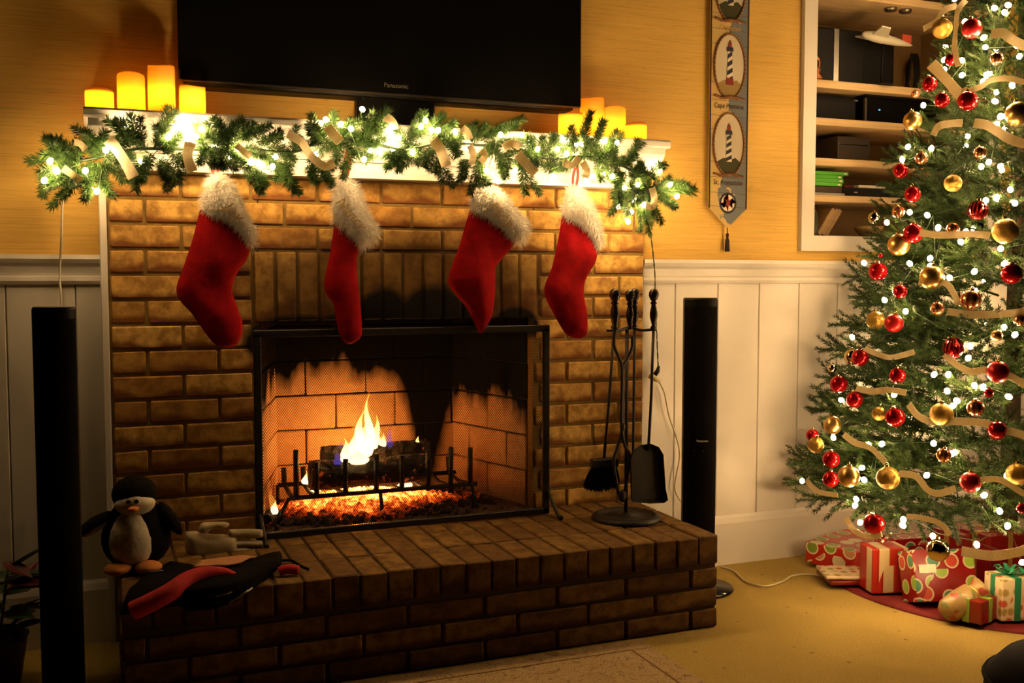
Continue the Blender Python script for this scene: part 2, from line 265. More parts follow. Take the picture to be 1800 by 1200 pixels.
L.new(mixc(N, L, n1.outputs[0], (0.006, 0.005, 0.004), (0.05, 0.035, 0.025)), P.inputs['Base Color']); P.inputs['Roughness'].default_value = 0.9
r = ramp(N, [(0.60, (0, 0, 0)), (0.72, (0.8, 0.10, 0.01)), (0.85, (2.5, 0.8, 0.15))]); L.new(n1.outputs[0], r.inputs[0]); L.new(r.outputs[0], P.inputs['Emission Color']); P.inputs['Emission Strength'].default_value = 1.2
bump(N, L, P, v1.outputs[0], 0.9, 0.02)
mat('ash', (0.09, 0.05, 0.035), 0.95, var=0.5, scale=30, bmp=0.6)
def flame(name, stops, st, alpha0, alpha1):
    m, N, L, P = nm(name); N.remove(P); tc = N.new('ShaderNodeTexCoord'); sp = N.new('ShaderNodeSeparateXYZ'); L.new(tc.outputs['Generated'], sp.inputs[0])
    r = ramp(N, stops); L.new(sp.outputs[2], r.inputs[0]); e = N.new('ShaderNodeEmission'); L.new(r.outputs[0], e.inputs[0]); e.inputs[1].default_value = st
    t = N.new('ShaderNodeBsdfTransparent'); mx = N.new('ShaderNodeMixShader'); mr = N.new('ShaderNodeMapRange'); mr.inputs[3].default_value = alpha0; mr.inputs[4].default_value = alpha1
    L.new(sp.outputs[2], mr.inputs[0]); L.new(mr.outputs[0], mx.inputs[0]); L.new(t.outputs[0], mx.inputs[1]); L.new(e.outputs[0], mx.inputs[2]); L.new(mx.outputs[0], N['Material Output'].inputs[0])
flame('flame_core', [(0, (1, 0.62, 0.22)), (0.35, (1, 0.66, 0.25)), (0.7, (1, 0.50, 0.10)), (1, (1, 0.32, 0.03))], 9.0, 0.85, 0.30)
flame('flame_outer', [(0, (1, 0.40, 0.06)), (0.6, (1, 0.34, 0.04)), (1, (1, 0.22, 0.02))], 2.0, 0.35, 0.12)
flame('flame_blue', [(0, (0.18, 0.12, 1.0)), (0.6, (0.30, 0.14, 0.8)), (1, (0.8, 0.25, 0.3))], 1.0, 0.30, 0.05)
mat('plush_black', (0.008, 0.007, 0.007), 0.95, var=0.3, scale=60, bmp=0.3, spec=0.05); mat('plush_white', (0.66, 0.60, 0.46), 0.95, var=0.12, scale=40, bmp=0.4); mat('plush_orange', (0.62, 0.22, 0.05), 0.9, var=0.1, scale=40, bmp=0.3)
mat('eye_black', (0.005, 0.005, 0.005), 0.1); mat('glove_suede', (0.42, 0.34, 0.20), 0.9, var=0.2, scale=20, bmp=0.2); mat('tan_lining', (0.45, 0.20, 0.08), 0.8, var=0.1); mat('cream_lining', (0.50, 0.38, 0.18), 0.8, var=0.15); mat('fleece_red', (0.42, 0.008, 0.012), 0.85, sheen=0.3, var=0.2, scale=30)
mat('leaf_green', (0.02, 0.05, 0.012), 0.5, var=0.3, scale=10); mat('leaf_red', (0.10, 0.008, 0.008), 0.5, var=0.2, scale=10); mat('pot_foil', (0.04, 0.006, 0.006), 0.5)
mat('case_green', (0.10, 0.42, 0.05), 0.25, coat=0.4); mat('case_clear', (0.35, 0.36, 0.34), 0.2); mat('paper_white', (0.75, 0.70, 0.60), 0.6); mat('grey_box', (0.055, 0.045, 0.035), 0.5); mat('tan_wood', (0.38, 0.24, 0.10), 0.5, var=0.2, scale=14, stretch=(0.4, 3, 3)); mat('dark_book', (0.05, 0.03, 0.02), 0.5); mat('copper_pot', (0.45, 0.16, 0.06), 0.3, 0.7); mat('model_grey', (0.55, 0.52, 0.40), 0.5); mat('model_red', (0.45, 0.06, 0.03), 0.4); emat('led_blue', (0.1, 0.45, 1.0), 1.5)
mat('dark_leather', (0.005, 0.004, 0.006), 0.8, var=0.2, scale=30, spec=0.03); mat('glass_dark', (0.05, 0.055, 0.04), 0.15)
# ------------------------------------------------------------------ mesh helpers
def link(o, parent=None):
    COL.objects.link(o)
    if parent: o.parent = parent
    return o
def obj(name, me, material=None, parent=None, loc=None, rot=None, scale=None):
    o = bpy.data.objects.new(name, me); link(o, parent)
    if material and not me.materials: me.materials.append(MATS[material])
    if loc is not None: o.location = loc
    if rot is not None: o.rotation_euler = rot
    if scale is not None: o.scale = scale if hasattr(scale, '__len__') else (scale,)*3
    return o
def tag(o, label, cat, group=None, kind=None):
    o['label'] = label; o['category'] = cat
    if group: o['group'] = group
    if kind: o['kind'] = kind
    return o
def thing(name, label, cat, loc=(0, 0, 0), rot=(0, 0, 0), group=None):
    o = bpy.data.objects.new(name, None); COL.objects.link(o); o.location = loc; o.rotation_euler = rot; o.empty_display_size = 0.05
    return tag(o, label, cat, group)
def struct(o): o['kind'] = 'structure'; return o
def fin(bm, name, smooth=False):
    me = bpy.data.meshes.new(name); bmesh.ops.recalc_face_normals(bm, faces=bm.faces); bm.to_mesh(me); bm.free()
    if smooth: me.polygons.foreach_set('use_smooth', [True]*len(me.polygons))
    return me
def bm_box(bm, lo, hi, bev=0.0, seg=1, M=None):
    lo = Vector(lo); hi = Vector(hi)
    r = bmesh.ops.create_cube(bm, size=1.0); vs = r['verts']
    for v in vs: v.co = Vector(((lo.x+hi.x)/2+v.co.x*(hi.x-lo.x), (lo.y+hi.y)/2+v.co.y*(hi.y-lo.y), (lo.z+hi.z)/2+v.co.z*(hi.z-lo.z)))
    if bev:
        es = list({e for v in vs for e in v.link_edges})
        rr = bmesh.ops.bevel(bm, geom=es, offset=bev, segments=seg, profile=0.5, affect='EDGES'); vs = list({v for f in rr['faces'] for v in f.verts} | {v for v in vs if v.is_valid})
    if M is not None:
        for v in vs: v.co = M @ v.co
    return vs
def box(name, lo, hi, material, parent=None, bev=0.0, seg=1, smooth=False):
    bm = bmesh.new(); bm_box(bm, lo, hi, bev, seg); return obj(name, fin(bm, name, smooth), material, parent)
def bm_tube(bm, pts, rad, n=6, caps=True):
    pts = [Vector(p) for p in pts]; rs = rad if hasattr(rad, '__len__') else [rad]*len(pts); rings = []
    t0 = (pts[1]-pts[0]).normalized(); a = Vector((0, 0, 1)) if abs(t0.z) < 0.9 else Vector((1, 0, 0)); u = t0.cross(a).normalized()
    for i, p in enumerate(pts):
        t = (pts[min(i+1, len(pts)-1)]-pts[max(i-1, 0)]).normalized(); u = (u-t*u.dot(t)).normalized(); w = t.cross(u)
        rings.append([bm.verts.new(p+(u*math.cos(2*math.pi*k/n)+w*math.sin(2*math.pi*k/n))*rs[i]) for k in range(n)])
    for A, B in zip(rings, rings[1:]):
        for k in range(n): bm.faces.new((A[k], A[(k+1) % n], B[(k+1) % n], B[k]))
    if caps: bm.faces.new(rings[0][::-1]); bm.faces.new(rings[-1])
def tube(name, pts, rad, material, parent=None, n=6):
    bm = bmesh.new(); bm_tube(bm, pts, rad, n); return obj(name, fin(bm, name, True), material, parent)
def catmull(pts, k=6):
    pts = [Vector(p) for p in pts]; out = []
    for i in range(len(pts)-1):
        p0 = pts[max(i-1, 0)]; p1 = pts[i]; p2 = pts[i+1]; p3 = pts[min(i+2, len(pts)-1)]
        for j in range(k):
            t = j/k; out.append(0.5*((2*p1)+(p2-p0)*t+(2*p0-5*p1+4*p2-p3)*t*t+(3*p1-p0-3*p2+p3)*t**3))
    out.append(pts[-1]); return out
def bm_lathe(bm, prof, n=16, M=None, close=True):
    rings = []
    for (r, z) in prof:
        ring = [bm.verts.new(Vector((r*math.cos(2*math.pi*k/n), r*math.sin(2*math.pi*k/n), z))) for k in range(n)] if r > 1e-6 else [bm.verts.new(Vector((0, 0, z)))]
        rings.append(ring)
    for A, B in zip(rings, rings[1:]):
        for k in range(n):
            if len(A) == 1 and len(B) == 1: continue
            if len(A) == 1: bm.faces.new((A[0], B[k], B[(k+1) % n]))
            elif len(B) == 1: bm.faces.new((A[k], A[(k+1) % n], B[0]))
            else: bm.faces.new((A[k], A[(k+1) % n], B[(k+1) % n], B[k]))
    if close:
        for R in (rings[0], rings[-1]):
            if len(R) > 1: bm.faces.new(R)
    if M is not None:
        for R in rings:
            for v in R: v.co = M @ v.co
def lathe(name, prof, material, parent=None, loc=None, n=16, rot=None, smooth=True, close=True):
    bm = bmesh.new(); bm_lathe(bm, prof, n, close=close); return obj(name, fin(bm, name, smooth), material, parent, loc, rot)
def ellipsoid(name, c, r, material, parent=None, rot=None, sub=3, fn=None):
    bm = bmesh.new(); bmesh.ops.create_icosphere(bm, subdivisions=sub, radius=1.0)
    for v in bm.verts:
        q = v.co.copy()
        if fn: q = fn(q)
        v.co = Vector((q.x*r[0], q.y*r[1], q.z*r[2]))
    return obj(name, fin(bm, name, True), material, parent, c, rot)
def extrude_profile(name, prof, x0, x1, material, parent=None):
    """prof: list of (y,z) closed polygon, extruded along x"""
    bm = bmesh.new(); A = [bm.verts.new((x0, y, z)) for y, z in prof]; B = [bm.verts.new((x1, y, z)) for y, z in prof]; n = len(prof)
    for k in range(n): bm.faces.new((A[k], A[(k+1) % n], B[(k+1) % n], B[k]))
    bm.faces.new(A[::-1]); bm.faces.new(B); return obj(name, fin(bm, name), material, parent)
def poly_plate(name, pts, y, th, material, parent=None):
    """flat outline in the x-z plane with thickness along -y"""
    bm = bmesh.new(); A = [bm.verts.new((p[0], y, p[1])) for p in pts]; B = [bm.verts.new((p[0], y-th, p[1])) for p in pts]; n = len(pts)
    for k in range(n): bm.faces.new((A[k], A[(k+1) % n], B[(k+1) % n], B[k]))
    bm.faces.new(A[::-1]); bm.faces.new(B); bmesh.ops.triangulate(bm, faces=[f for f in bm.faces if len(f.verts) > 4]); return obj(name, fin(bm, name), material, parent)
def text_mesh(s, size, ext=0.0006, shear=0.0, align='CENTER'):
    c = bpy.data.curves.new('lettering', 'FONT'); c.body = s; c.size = size; c.extrude = ext; c.align_x = align; c.align_y = 'CENTER'; c.shear = shear; c.resolution_u = 2
    o = bpy.data.objects.new('lettering', c); COL.objects.link(o); dg = bpy.context.evaluated_depsgraph_get()
    me = bpy.data.meshes.new_from_object(o.evaluated_get(dg)); bpy.data.objects.remove(o); bpy.data.curves.remove(c)
    return me
def inflate(name, outline, y, T, R, material, parent=None, step=0.012, wob=0.0, smooth=True):
    """puffed cloth body from a closed outline in the x-z plane, bulging both ways from depth y"""
    cl = catmull([Vector((p[0], p[1], 0)) for p in outline]+[Vector((outline[0][0], outline[0][1], 0))], 4)[:-1]
    poly = [Vector((p.x, p.y)) for p in cl]; n = len(poly)
    def inside(q):
        c = False
        for i in range(n):
            a = poly[i]; b = poly[i-1]
            if (a.y > q.y) != (b.y > q.y) and q.x < (b.x-a.x)*(q.y-a.y)/(b.y-a.y)+a.x: c = not c
        return c
    def dist(q):
        m = 9
        for i in range(n):
            a = poly[i-1]; ab = poly[i]-a; t = max(0, min(1, (q-a).dot(ab)/max(ab.dot(ab), 1e-12))); m = min(m, (a+ab*t-q).length)
        return m
    xs = [p.x for p in poly]; ys = [p.y for p in poly]; pts = list(poly); x = min(xs)
    while x < max(xs):
        z = min(ys)
        while z < max(ys):
            q = Vector((x+random.uniform(-.1, .1)*step, z+random.uniform(-.1, .1)*step))
            if inside(q) and dist(q) > step*0.45: pts.append(q)
            z += step
        x += step
    vs, es, fs, *_ = delaunay_2d_cdt(pts, [(i, (i+1) % n) for i in range(n)], [], 1, 1e-6)
    dd = [dist(v) for v in vs]; bm = bmesh.new(); F = []; B = []
    for v, d in zip(vs, dd):
        k = min(1, d/R); h = T*math.sqrt(max(0, 1-(1-k)**2))
        w = wob*noise.noise(Vector((v.x*14, v.y*9, 3.1)))*k
        f = bm.verts.new((v.x, y-h-w, v.y)); F.append(f); B.append(f if d < 1e-4 else bm.verts.new((v.x, y+h*0.7, v.y)))
    for f in fs:
        c = sum((vs[i] for i in f), Vector((0, 0)))/len(f)
        if not inside(c): continue
        try:
            bm.faces.new([F[i] for i in f])
            if any(F[i] is not B[i] for i in f): bm.faces.new([B[i] for i in f][::-1])
        except ValueError: pass
    return obj(name, fin(bm, name, smooth), material, parent)
def ribbon_mesh(pts, width, out, twist=None, th=0.0005, k=9):
    c = catmull(pts, k); bm = bmesh.new(); rows = []
    for i, p in enumerate(c):
        t = (c[min(i+1, len(c)-1)]-c[max(i-1, 0)]).normalized(); s = i/(len(c)-1); n0 = out(p) if callable(out) else Vector(out)
        w = t.cross(n0)
        if w.length < 1e-4: w = Vector((0, 0, 1))
        w.normalize(); a = twist(s) if twist else 0; w = Matrix.Rotation(a, 3, t) @ w; nn = t.cross(w).normalized()
        h = w*width/2; rows.append([bm.verts.new(p+h+nn*th), bm.verts.new(p-h+nn*th), bm.verts.new(p-h-nn*th), bm.verts.new(p+h-nn*th)])
    for A, B in zip(rows, rows[1:]):
        for j in range(4): bm.faces.new((A[j], A[(j+1) % 4], B[(j+1) % 4], B[j]))
    bm.faces.new(rows[0][::-1]); bm.faces.new(rows[-1]); return fin(bm, 'ribbon', False)
def needles(bm, a, b, count, ln, wd, ang=0.9):
    a = Vector(a); b = Vector(b); t = (b-a).normalized(); u = t.orthogonal().normalized(); w = t.cross(u)
    for i in range(count):
        s = (i+random.random())/count; p = a.lerp(b, s); ph = random.uniform(0, 2*math.pi); an = ang*random.uniform(0.65, 1.15)*(1-0.35*s)
        r = u*math.cos(ph)+w*math.sin(ph); d = (t*math.cos(an)+r*math.sin(an)).normalized(); L_ = ln*random.uniform(0.75, 1.1)
        x = d.orthogonal().normalized(); y = d.cross(x); tip = bm.verts.new(p+d*L_)
        m_ = p+d*L_*0.45; vs = [bm.verts.new(m_+(x*math.cos(q)+y*math.sin(q))*wd) for q in (0, 2.09, 4.19)]; v0 = bm.verts.new(p)
        for k in range(3): bm.faces.new((v0, vs[k], vs[(k+1) % 3])); bm.faces.new((vs[k], tip, vs[(k+1) % 3]))
# ------------------------------------------------------------------ the room shell
WY = 0.06                                   # wallpaper plane; the brick face is y = 0
HT = 0.302                                  # hearth top
NX0, NX1, NZ0, NZ1 = 2.69, 3.62, 1.305, 2.55   # built-in shelf niche opening
X0, X1, ZT = -1.6, 4.7, 2.75
def quads(name, rects, y, material, flip=False):
    bm = bmesh.new()
    for (xa, xb, za, zb) in rects: bm_box(bm, (xa, y, za), (xb, y+0.08, zb))
    return obj(name, fin(bm, name), material)
wall = struct(quads('wall_back', [(X0, 0.42, 0, ZT), (0.42, 1.50, 1.02, ZT), (1.50, NX0, 0, ZT), (NX0, NX1, 0, NZ0), (NX0, NX1, NZ1, ZT), (NX1, X1, 0, ZT)], WY, 'grasscloth'))
struct(box('floor', (X0, -4.6, -0.06), (X1, WY, 0.0), 'carpet'))
# wainscot boards (each a piece of its wall), chair rails and baseboards
def wainscot(name, x0, x1, n0):
    w = struct(box(name, (x0, WY-0.008, 0.02), (x1, WY, 1.17), 'white_paint'))
    x = n0
    step = 0.192
    while x < x1-0.01:
        a = max(x, x0); b = min(x+step, x1)
        if b > x0+0.005: box('board', (a+0.0012, WY-0.020, 0.18), (b-0.0012, WY-0.007, 1.13), 'white_paint', w, bev=0.0025)
        x += step
    return w
wainscot('trim_1', 1.90, X1, 1.855); wainscot('trim_2', X0, 0.012, X0)
RAIL = [(WY, 1.203), (WY-0.045, 1.203), (WY-0.048, 1.190), (WY-0.040, 1.178), (WY-0.028, 1.168), (WY-0.024, 1.148), (WY-0.024, 1.140), (WY-0.034, 1.136), (WY-0.036, 1.124), (WY-0.030, 1.114), (WY-0.021, 1.112), (WY, 1.112)]
struct(extrude_profile('trim_3', RAIL, 1.90, X1, 'white_paint')); struct(extrude_profile('trim_4', RAIL, X0, 0.012, 'white_paint'))
BASE = [(WY, 0.0), (WY-0.034, 0.0), (WY-0.034, 0.165), (WY-0.028, 0.185), (WY-0.022, 0.195), (WY, 0.195)]
struct(extrude_profile('baseboard_right', BASE, 1.90, X1, 'white_paint')); struct(extrude_profile('baseboard_left', BASE, X0, 0.012, 'white_paint'))
struct(box('trim_5', (0.008, 0.0, 0.0), (0.030, WY, 1.46), 'white_paint', bev=0.003))
# niche: casing frame, lining, shelves
cs = bpy.data.objects.new('trim_6', None); COL.objects.link(cs); struct(cs); CW = 0.062
for nme, pts in (('casing_stile', [(NX0-CW, NZ0-CW), (NX0, NZ0), (NX0, NZ1), (NX0-CW, NZ1+CW)]), ('casing_stile', [(NX1, NZ0), (NX1+CW, NZ0-CW), (NX1+CW, NZ1+CW), (NX1, NZ1)]), ('casing_rail', [(NX0-CW, NZ0-CW), (NX1+CW, NZ0-CW), (NX1, NZ0), (NX0, NZ0)]), ('casing_rail', [(NX0, NZ1), (NX1, NZ1), (NX1+CW, NZ1+CW), (NX0-CW, NZ1+CW)])):
    poly_plate(nme, pts, WY, 0.022, 'white_paint', cs)
ND = 0.40
unit = thing('built_in_shelves', 'built-in wooden shelves in the wall beside the tree', 'shelf', (NX0, WY, NZ0))
def local(o, root):
    o.parent = root; o.matrix_parent_inverse = root.matrix_basis.inverted(); return o
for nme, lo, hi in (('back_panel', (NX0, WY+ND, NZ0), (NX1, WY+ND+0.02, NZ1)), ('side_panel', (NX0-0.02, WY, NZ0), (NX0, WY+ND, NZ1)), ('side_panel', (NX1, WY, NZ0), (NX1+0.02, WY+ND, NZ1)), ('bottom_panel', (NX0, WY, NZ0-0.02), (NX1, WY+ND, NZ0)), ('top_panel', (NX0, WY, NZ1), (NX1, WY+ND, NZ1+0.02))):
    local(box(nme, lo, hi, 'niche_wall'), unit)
SHZ = []
for (yt, yb) in ((139, 153), (206, 219), (277, 290), (342, 354)):
    a = PY(1441, yt, WY).z; b = PY(1441, yb, WY).z; SHZ.append(a); local(box('shelf_board', (NX0+0.001, WY+0.004, b), (NX1-0.001, WY+ND, a), 'shelf_wood', bev=0.002), unit)
zt = PY(1500, -3, WY).z
local(box('shelf_board', (NX0+0.001, WY+0.004, zt), (NX1-0.001, WY+ND, zt+0.03), 'shelf_wood', bev=0.002), unit)
for px in (1566, 1592):
    p = PY(px, 2, WY+0.06); local(lathe('puck_light', [(0.0, 0.0), (0.022, 0.0), (0.026, 0.006), (0.026, 0.014), (0.0, 0.014)], 'silver', None, (p.x, WY+0.06, zt-0.014)), unit)
# ------------------------------------------------------------------ bricks
BR = {}
def brick_mesh(l, h, d, material):
    key = (round(l, 3), round(h, 3), round(d, 3), material, random.randrange(3))
    if key not in BR:
        bm = bmesh.new(); bm_box(bm, (-l/2, 0, 0), (l/2, d, h), 0.0035)
        for v in bm.verts: v.co += Vector((random.uniform(-1, 1), random.uniform(-1, 1), random.uniform(-1, 1)))*0.0012
        me = fin(bm, 'brick'); me.materials.append(MATS[material]); BR[key] = me
    return BR[key]
fp = thing('fireplace', 'buff brick fireplace with soldier-course lintel and soot-stained opening', 'fireplace', (0.96, 0, 0))
def brick(parent, l, h, d, material, loc, rot=None, name='brick'):
    o = bpy.data.objects.new(name, brick_mesh(l, h, d, material)); COL.objects.link(o); o.parent = parent; o.matrix_parent_inverse = parent.matrix_basis.inverted(); o.location = loc
    if rot: o.rotation_euler = rot
    return o
FX0, FX1 = 0.032, 1.892; OX0, OX1, OZ = 0.478, 1.445, 0.988; CH = 0.0777; BL = 0.2135; J = 0.0105
bm = bmesh.new()
for lo, hi in (((FX0, 0.0065, 0), (OX0+0.005, WY, 1.455)), ((OX1-0.005, 0.0065, 0), (FX1-0.004, WY, 1.455)), ((OX0, 0.0065, OZ+0.004), (OX1, WY, 1.455))): bm_box(bm, lo, hi)
mo = obj('mortar', fin(bm, 'mortar'), 'mortar'); local(mo, fp)
def course(z, xa, xb, off):
    x = xa-off
    while x < xb-0.02:
        a = max(x, xa); b = min(x+BL, xb)
        if b-a > 0.035: brick(fp, b-a-J, CH-J, 0.045, 'buff_brick', ((a+b)/2, random.uniform(-0.002, 0.002), z+J/2))
        x += BL
SX0, SX1 = 0.462, 1.458
for k in range(15):
    z = 0.2893+k*CH; off = 0.0 if k % 2 == 0 else BL/2
    if z > 1.2: course(z, FX0, FX1, off)
    else:
        course(z, FX0, SX0 if z > OZ-0.01 else OX0, off)
        x = FX1; xa = SX1 if z > OZ-0.01 else OX1; half = (k % 2 == 0)
        while x > xa+0.02:
            b = x; a = max(x-(BL/2 if half else BL), xa); half = False
            if b-a > 0.03: brick(fp, b-a-J, CH-J, 0.045, 'buff_brick', ((a+b)/2, random.uniform(-0.002, 0.002), z+J/2))
            x = a
ns = 14; sw = (SX1-SX0)/ns
for i in range(ns): brick(fp, sw-J, 3*CH-J, 0.045, 'buff_brick', (SX0+(i+0.5)*sw, random.uniform(-0.002, 0.002), OZ+J/2))
# firebox: splayed side walls and back of large firebricks
FB = 0.50; BX0, BX1 = 0.60, 1.31
fb = bmesh.new()
for (ax, ay, bx, by) in ((OX0, 0.035, BX0, FB), (BX0, FB, BX1, FB), (BX1, FB, OX1, 0.035)):
    n_ = Vector((by-ay, -(bx-ax), 0)).normalized()*-0.06
    q = [Vector((ax, ay, 0.0)), Vector((bx, by, 0.0)), Vector((bx, by, 0))+n_, Vector((ax, ay, 0))+n_]
    A = [fb.verts.new((v.x, v.y, 0.2)) for v in q]; B = [fb.verts.new((v.x, v.y, 1.35)) for v in q]
    for k in range(4): fb.faces.new((A[k], A[(k+1) % 4], B[(k+1) % 4], B[k]))
    fb.faces.new(A); fb.faces.new(B)
bm_box(fb, (OX0-0.05, 0.05, 1.28), (OX1+0.05, FB+0.1, 1.34))
local(obj('firebox_lining', fin(fb, 'firebox_lining'), 'soot_black'), fp)
local(box('firebox_floor', (OX0-0.02, 0.0, 0.2), (OX1+0.02, FB+0.05, HT+0.003), 'ash'), fp)
def fire_wall(ax, ay, bx, by):
    L_ = math.hypot(bx-ax, by-ay); an = math.atan2(by-ay, bx-ax); t = Vector((math.cos(an), math.sin(an), 0)); nrm = Vector((t.y, -t.x, 0))
    for k in range(7):
        z = HT+k*0.131; s = -0.115 if k % 2 else 0.0
        while s < L_-0.02:
            a = max(s, 0); b = min(s+0.232, L_)
            if b-a > 0.03:
                c = Vector((ax, ay, 0))+t*(a+b)/2+nrm*0.012
                brick(fp, b-a-0.005, 0.126, 0.03, 'fire_brick', (c.x, c.y, z), (0, 0, an), name='firebrick')
            s += 0.232
fire_wall(OX0, 0.05, BX0, FB); fire_wall(BX0, FB, BX1, FB); fire_wall(BX1, FB, OX1, 0.05)
# hearth
he = thing('hearth', 'raised brick hearth slab with rowlock edge along the carpet', 'hearth', (0.94, -0.3, 0))
HX0, HX1, HY = 0.036, 1.848, -0.578
local(box('mortar', (HX0+0.008, HY+0.010, 0), (HX1-0.008, 0.009, HT-0.006), 'hearth_mortar'), he)
nh = 23; hw = (HX1-HX0)/nh
for i in range(nh):
    xc = HX0+(i+0.5)*hw
    for r_ in range(3):
        y0 = HY+r_*0.196; h_ = 0.092 if r_ == 0 else 0.03
        brick(he, hw-0.007, h_, 0.196-0.007, 'hearth_brick', (xc+random.uniform(-.001, .001), y0+random.uniform(-.0025, .0025), HT-h_+random.uniform(-.0015, .0015)))
for k in range(3):
    z = k*0.0665+0.001; x = HX1; half = (k % 2 == 0)
    while x > HX0+0.02:
        b = x; a = max(x-(0.105 if half else 0.235), HX0); half = False
        if b-a > 0.03: brick(he, b-a-0.010, 0.0575, 0.05, 'hearth_brick', ((a+b)/2, HY+random.uniform(-.002, .003), z+0.003))
        x = a
    for side, xs in ((-1, HX0), (1, HX1)):        # end returns
        y = HY+0.06
        while y < -0.05:
            b = min(y+0.235, -0.005)
            brick(he, b-y-0.010, 0.0575, 0.05, 'hearth_brick', (xs, (y+b)/2, z+0.003), (0, 0, math.pi/2 if side > 0 else -math.pi/2)); y = b
# ------------------------------------------------------------------ mantel
mt = thing('mantel_shelf', 'white painted mantel shelf with stepped moulding above brick', 'mantel', (0.95, 0, 1.45))
MX0, MX1, MY = -0.027, 1.903, -0.155
def mould(nme, prof, inset=0.0): return local(extrude_profile(nme, prof, MX0+inset, MX1-inset, 'mantel_paint'), mt)
mould('shelf', [(WY, 1.622), (MY, 1.622), (MY-0.004, 1.616), (MY-0.004, 1.600), (MY, 1.594), (WY, 1.594)])
mould('crown', [(WY, 1.594), (MY+0.012, 1.594), (MY+0.014, 1.572), (MY+0.030, 1.555), (MY+0.055, 1.535), (MY+0.075, 1.518), (MY+0.080, 1.508), (WY, 1.508)], 0.012)
mould('frieze', [(WY, 1.508), (MY+0.094, 1.508), (MY+0.094, 1.474), (MY+0.084, 1.472), (MY+0.084, 1.456), (WY, 1.456)], 0.060)
# ------------------------------------------------------------------ television
tv = thing('television', 'large flat black television on the wall above the mantel', 'television', (0.92, -0.02, 1.73))
TY = -0.055; a = PY(314, 141, TY); b = PY(1022, 188, TY); tx0, tx1, tz = a.x, b.x, (a.z+b.z)/2
local(box('housing', (tx0+0.02, TY+0.012, tz-0.012), (tx1-0.02, WY-0.004, tz+0.78), 'black_plastic', bev=0.012, seg=2), tv)
local(box('bezel', (tx0, TY, tz), (tx1, TY+0.022, tz+0.80), 'black_gloss', bev=0.004), tv)
local(box('screen', (tx0+0.022, TY-0.0012, tz+0.035), (tx1-0.022, TY+0.004, tz+0.78), 'black_gloss'), tv)
local(box('trim_strip', (tx0+0.004, TY-0.0025, tz-0.002), (tx1-0.004, TY+0.010, tz+0.004), 'tv_trim', bev=0.001), tv)
p = PY(696, 151, TY); me = text_mesh('Panasonic', 0.021); me.materials.append(MATS['print_grey']); local(obj('lettering', me, None, None, (p.x, TY-0.0022, p.z), (math.pi/2, 0, 0)), tv)
for px, py_ in ((640, 165), (655, 167)):
    p = PY(px, py_, TY+0.02); local(lathe('sensor', [(0, 0), (0.0035, 0), (0.0035, 0.003), (0, 0.003)], 'silver', None, (p.x, TY+0.03, tz-0.0145), 8), tv)
a = PY(628, 180, -0.01); b = PY(765, 215, -0.01)
local(box('pedestal_neck', (a.x, -0.01, 1.626), (b.x, 0.035, tz+0.03), 'black_plastic', bev=0.006), tv); local(box('pedestal_foot', (a.x-0.10, -0.06, 1.6225), (b.x+0.10, 0.05, 1.634), 'black_gloss', bev=0.004), tv)
# ------------------------------------------------------------------ candles
def candle(px0, px1, ptop, y, label, grp):
    a = PY(px0, 190, y); b = PY(px1, 190, y); top = PY((px0+px1)/2, ptop, y).z; r = (b.x-a.x)/2*0.985; z0 = 1.623; h = top-z0
    t = thing('pillar_candle', label, 'candle', ((a.x+b.x)/2, y, z0), group=grp)
    n = 28; bm = bmesh.new(); prof = [(r*0.98, 0), (r, 0.004), (r, h-0.006), (r*0.97, h), (r*0.88, h-0.003), (r*0.80, h-0.012), (0.0, h-0.016)]
    bm_lathe(bm, prof, n, close=False)
    for v in bm.verts:
        if v.co.z > h-0.01: v.co.z += 0.003*math.sin(math.atan2(v.co.y, v.co.x)*2+px0)
    obj('wax_body', fin(bm, 'wax_body', True), 'wax', t)
    bm = bmesh.new(); bmesh.ops.create_icosphere(bm, subdivisions=2, radius=0.011)
    for v in bm.verts: v.co.z *= 1.5
    obj('led_bulb', fin(bm, 'led_bulb', True), 'candle_led', t, (0, 0, max(0.035, h*0.38)))
    return t
LG = 'lit wax candles on the left end of the mantel'; RG = 'lit wax candles on the right end of the mantel'
candle(149, 201, 158, -0.07, 'short glowing wax candle at the far left end of the mantel', LG)
candle(206, 256, 131, -0.06, 'mid-height glowing wax candle second from the left mantel end', LG)
candle(260, 309, 118, -0.06, 'tallest glowing wax candle beside the television left edge', LG)
candle(315, 362, 153, -0.09, 'short glowing wax candle under the television left corner', LG)
candle(983, 1023, 201, -0.08, 'short glowing wax candle just under the television right corner', RG)
candle(1021, 1060, 174, -0.03, 'tallest glowing wax candle right of the television', RG)
candle(1061, 1098, 190, -0.06, 'mid-height glowing wax candle second from the right mantel end', RG)
candle(1098, 1135, 218, -0.09, 'shortest glowing wax candle at the far right of the mantel', RG)
